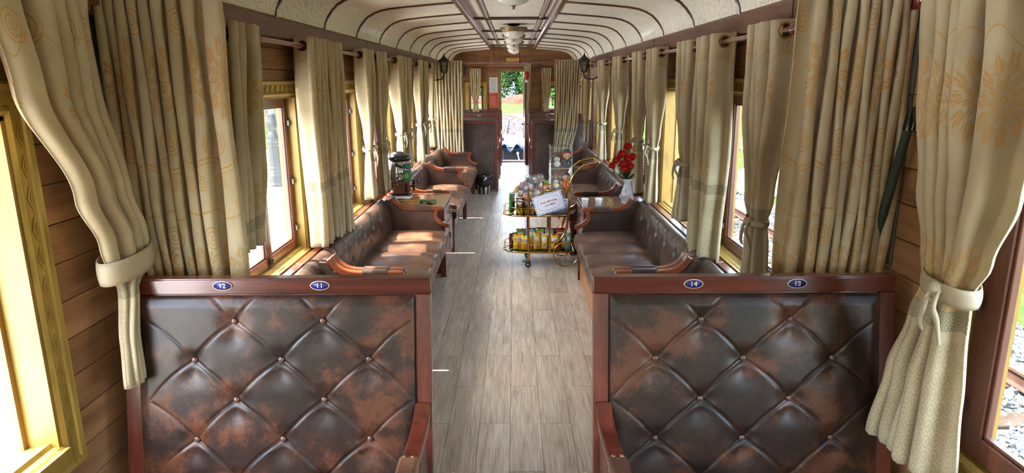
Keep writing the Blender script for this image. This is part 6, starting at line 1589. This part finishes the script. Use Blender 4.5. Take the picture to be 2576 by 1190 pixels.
# picket fence
fe = thing('picket_fence', 'low pale picket fence on the grass outside the right window', 'fence', (6.9, 17.5, -0.48))
for k in range(46):
    y = -6+k*0.26
    G().prism([(y-0.035, -0.05), (y+0.035, -0.05), (y+0.035, 0.36), (y, 0.42), (y-0.035, 0.36)], 'x', -0.01, 0.01).build('picket', MT['picket'], fe)
for z_ in (0.08, 0.26): G().box(0.01, 0.03, -6.1, 5.9, z_-0.025, z_+0.025).build('rail', MT['picket'], fe)
# rock slab and kerb on the right
rk = thing('rock_slab', 'pale rock mound on the grass edge outside the right window', 'rock', (6.0, 15.2, -0.75))
G().ell((0, 0, 0), (0.9, 1.7, 0.36), 22, 12, wob=0.10).build('rock', plain('pale_rock', srgb(200, 196, 182), 0.85, var=0.15, vs_=3, bump=0.7, bs=8), rk)
kb = thing('concrete_kerb', 'low concrete kerb crossing the gravel outside the right window', 'kerb', (4.75, 11.6, -0.92))
for k in range(9): G().box(-0.07, 0.07, -4.4+k*1.0, -3.42+k*1.0, -0.05, 0.07, M=Matrix.Rotation(math.radians(6), 4, 'Z')).build('kerb_stone', MT['concrete'], kb, bevel=0.01)
# side track rails and sleepers
for nm, x in (('nearer', 3.25), ('farther', 4.25)):
    r_ = thing('rail', '%s rusty rail of the side track right of the train' % nm, 'rail', (x, 18, -0.80), group=None)
    G().prism([(-0.05, -0.08), (0.05, -0.08), (0.05, -0.068), (0.010, -0.055), (0.010, 0.03), (0.032, 0.036), (0.032, 0.06), (-0.032, 0.06), (-0.032, 0.036), (-0.010, 0.03), (-0.010, -0.055), (-0.05, -0.068)], 'y', -28, 34).build('rail_bar', MT['rail'], r_)
sl0 = thing('sleeper', 'old wooden sleeper of the side track right of the train', 'sleeper', (3.75, 2.0, -0.91), group='sleepers of the side track')
G().box(-0.9, 0.9, -0.11, 0.11, -0.06, 0.02).build('timber', MT['sleeper'], sl0, bevel=0.01)
for k in range(1, 34): dup(sl0, (3.75+0.03*math.sin(k*7), 2.0+0.65*k, -0.91))
# track ahead of the door: curving rails and sleepers
def tc(y):    # centre line
    x = 0.06; 
    if y > 50: x -= ((y-50)**2)/75.0
    return x
def tz(y): return -0.92-0.0128*(y-14)
for s_, nm in ((-0.5, 'left'), (0.5, 'right')):
    r_ = thing('rail', '%s rail of the track curving away beyond the end door' % nm, 'rail', (0, 17, -0.9))
    g = G(); v = []
    ys = list(np.linspace(17.5, 72, 60))
    for y in ys:
        dx = (tc(y+.1)-tc(y-.1))/0.2; nx_, ny_ = 1/math.hypot(1, dx), -dx/math.hypot(1, dx)
        for (o_, h_) in ((-0.035, 0.037), (0.035, 0.037), (0.035, 0.15), (-0.035, 0.15)): v.append((tc(y)+(s_+o_)*nx_, y+(s_+o_)*ny_-17, tz(y)+h_+0.9))
    m = len(ys); g.add(v, [(4*i+a, 4*i+(a+1) % 4, 4*i+4+(a+1) % 4, 4*i+4+a) for i in range(m-1) for a in range(4)]); g.build('rail_bar', MT['rail'], r_)
s1 = thing('sleeper', 'sleeper of the track ahead beyond the end door', 'sleeper', (0.06, 18.3, tz(18.3)), group='sleepers of the track ahead')
G().box(-0.9, 0.9, -0.11, 0.11, -0.08, 0.035).build('timber', MT['sleeper'], s1)
for k in range(1, 56):
    y = 18.3+k*0.85; dup(s1, (tc(y), y, tz(y)), -math.atan((tc(y+.1)-tc(y-.1))/0.2))
# ballast stones: one uncountable layer
rs = np.random.RandomState(5)
base = np.array([(1, 0, 0), (-1, 0, 0), (0, 1, 0), (0, -1, 0), (0, 0, 1), (0, 0, -1)], float); tri = np.array([(0, 2, 4), (2, 1, 4), (1, 3, 4), (3, 0, 4), (2, 0, 5), (1, 2, 5), (3, 1, 5), (0, 3, 5)])
def stones(n, fx, size):
    P = fx(n); V = base[None]*(1+rs.uniform(-.35, .35, (n, 6, 1)))*rs.uniform(.6, 1.3, (n, 1, 3))*size*rs.uniform(.6, 1.3, (n, 1, 1))
    a = rs.uniform(0, 2*PI, n); b = rs.uniform(0, 2*PI, n)
    ca, sa, cb_, sb = np.cos(a), np.sin(a), np.cos(b), np.sin(b)
    x, y, z = V[..., 0].copy(), V[..., 1].copy(), V[..., 2].copy(); x, y = x*ca[:, None]-y*sa[:, None], x*sa[:, None]+y*ca[:, None]; y, z = y*cb_[:, None]-z*sb[:, None], y*sb[:, None]+z*cb_[:, None]
    V = np.stack([x, y, z], -1)+P[:, None, :]
    return V.reshape(-1, 3), (tri[None]+6*np.arange(n)[:, None, None]).reshape(-1, 3)
Vs, Fs = [], []; b_ = 0
for n_, fx, sz in ((15000, lambda n: np.stack([rs.uniform(2.6, 5.4, n), rs.uniform(2.5, 17, n), np.full(n, -0.91)], 1), 0.034),
                   (9000, lambda n: (lambda y: np.stack([rs.uniform(-1.8, 1.8, n)+np.array([tc(t) for t in y]), y, np.array([tz(t) for t in y])+0.01], 1))(17+45*rs.uniform(0, 1, n)**1.3), 0.05)):
    V, F = stones(n_, fx, sz); Vs.append(V); Fs.append(F+b_); b_ += len(V)
me = bpy.data.meshes.new('ballast'); me.from_pydata(np.concatenate(Vs).tolist(), [], np.concatenate(Fs).tolist()); me.materials.append(MT['stone']); me.update()
bo = bpy.data.objects.new('ballast', me); COL.objects.link(bo); tag(bo, 'pale grey ballast stones covering the track beds outside', 'ballast', kind='stuff')
# far end: soil bank, trees, building
rows_ = []
rs = np.random.RandomState(9)
for j in range(7):
    rows_.append([(-34+i*1.2, 76+j*2.0+0.8*math.sin(i*.5), -1.75+(0, 0.5, 0.95, 1.2, 1.35, 1.2, 1.2)[j]*(1+0.25*math.sin(i*0.9))+rs.uniform(-.15, .15)) for i in range(60)])
struct('soil_bank', G().grid(rows_, smooth=False), MT['redsoil'])
rows_ = [[(-34+i*1.4, 64+j*2.2, -1.62+0.10*j+0.12*math.sin(i*2+j)) for i in range(52)] for j in range(7)]
struct('grass_strip', G().grid(rows_), MT['grass'])
ft = [(-9, 92, 9, 6, 'leaf'), (-3.5, 95, 8, 4.6, 'leaf3'), (1.0, 96, 7.5, 4.2, 'leaf2'), (4.5, 92, 8.5, 4.8, 'leaf'), (9.5, 93, 8, 5, 'leaf3'), (-15, 90, 9, 6, 'leaf2'), (14, 88, 8, 5, 'leaf')]
for i, (x, y, h, r, m) in enumerate(ft): tree(('tree left of the apartment building behind the soil bank', 'yellow-green tree in the left of the end door view', 'dark tree in the middle of the end door view', 'tree in the right of the end door view', 'yellow-green tree right of the end door, by the right end window', 'dark tree farthest left behind the soil bank', 'tree farthest right behind the soil bank')[i], x, y, -0.9, h, r, m, 14000, 0.13, 70+i, 'trees behind the soil bank', trunk=0.12)
for i, (x, y, h, r, m) in enumerate(((-5.2, 36, 3.6, 2.0, 'leaf3'), (-6.0, 44, 4.5, 2.6, 'leaf'), (-4.2, 29, 2.4, 1.4, 'leaf'), (3.8, 42, 4.2, 2.3, 'leaf'), (5.4, 52, 5, 3.0, 'leaf2'))): tree(('yellow-green bush left of the track, second from the train', 'large bush left of the track, farthest from the train', 'small bush left of the track, nearest the train', 'bush right of the track, nearer the train', 'dark bush right of the track, farther away')[i], x, y, tz(y)-0.1, h, r, m, 2600, 0.16, 90+i, 'bushes beside the track ahead', 'bush', 'bush', 0.1)
for i, (x, y) in enumerate(((-1.9, 40), (-2.0, 47), (-1.7, 54), (-1.7, 33))): tree('small weed clump growing left of the track ahead', x, y, tz(y), 0.6, 0.7, 'leaf3', 500, 0.10, 120+i, 'weeds by the track ahead', 'weeds', 'weed_clump', 0.2)
bd = thing('apartment_building', 'pale building with rows of windows far beyond the trees', 'building', (-0.5, 118, 0))
G().box(-7, 7, 0, 8, -2, 16).build('wall', MT['bldg'], bd)
wme = G().box(-0.55, 0.55, -0.06, 0.02, -0.7, 0.7).mesh('window', plain('building_glass', srgb(120, 140, 170), 0.2))
for i in range(6):
    for j in range(5): inst(wme, 'window', bd, (-5.2+i*2.1, -0.01, 2.0+j*2.6))
# machine beyond the door
mc = thing('motor_trolley', 'blue track vehicle with a pale blue tarpaulin coupled beyond the end door', 'rail vehicle', (0.0, 15.6, -0.8))
G().box(-0.62, 0.62, -0.30, 1.3, 0.55, 0.95).build('body', MT['bluepaint'], mc, bevel=0.04)
G().box(-0.24, 0.5, -0.34, -0.29, 0.60, 0.86).build('engine_opening', MT['black'], mc, bevel=0.01)
G().box(-0.60, 0.60, -0.30, 1.2, 0.28, 0.55).build('undercarriage', MT['black'], mc, bevel=0.01)
G().tube([(-0.1, -0.33, 0.52), (-0.02, -0.36, 0.45), (0.08, -0.35, 0.50)], 0.018, 8).build('hose', MT['b_orange'], mc)
G().box(0.05, 0.24, -0.40, -0.30, 0.40, 0.50).build('battery_box', MT['b_orange'], mc, bevel=0.01)
G().tube([(0.10, -0.36, 0.78), (0.14, -0.40, 0.62), (0.24, -0.38, 0.45)], 0.014, 8).ell((0.10, -0.36, 0.80), (0.03, 0.03, 0.04), 10, 8).build('lever', MT['b_tan'], mc)
rows_ = []
for j in range(16):
    row = []
    for i in range(30):
        x = -0.68+1.36*i/29; y = -0.36+1.6*j/15; edge = max(0, 1-j/2.0); z_ = 1.02+0.05*math.sin(i*.8+j*.5)+0.05*math.sin(j*1.1)-0.14*edge*(1+0.5*math.sin(i*1.1))
        row.append((x, y-0.03*edge, z_+0.06*math.exp(-((x-0.05)/0.35)**2)))
    rows_.append(row)
G().grid(rows_).build('tarpaulin', MT['tarp'], mc, solid=0.006)
G().box(-0.66, 0.66, -0.345, -0.325, 0.93, 0.95).build('strap', MT['black'], mc)
G().ell((-0.26, -0.25, 1.14), (0.05, 0.05, 0.06), 12, 8).build('red_knob', MT['b_cocoa'], mc)
for x in (-0.5, 0.5):
    for y in (0.05, 0.95): G().lathe([(0, -0.04), (0.22, -0.04), (0.25, -0.03), (0.25, 0.0), (0.21, 0.04), (0, 0.04)], (x, y, 0.13), 24, 0, 'x').build('wheel', MT['rail'], mc)
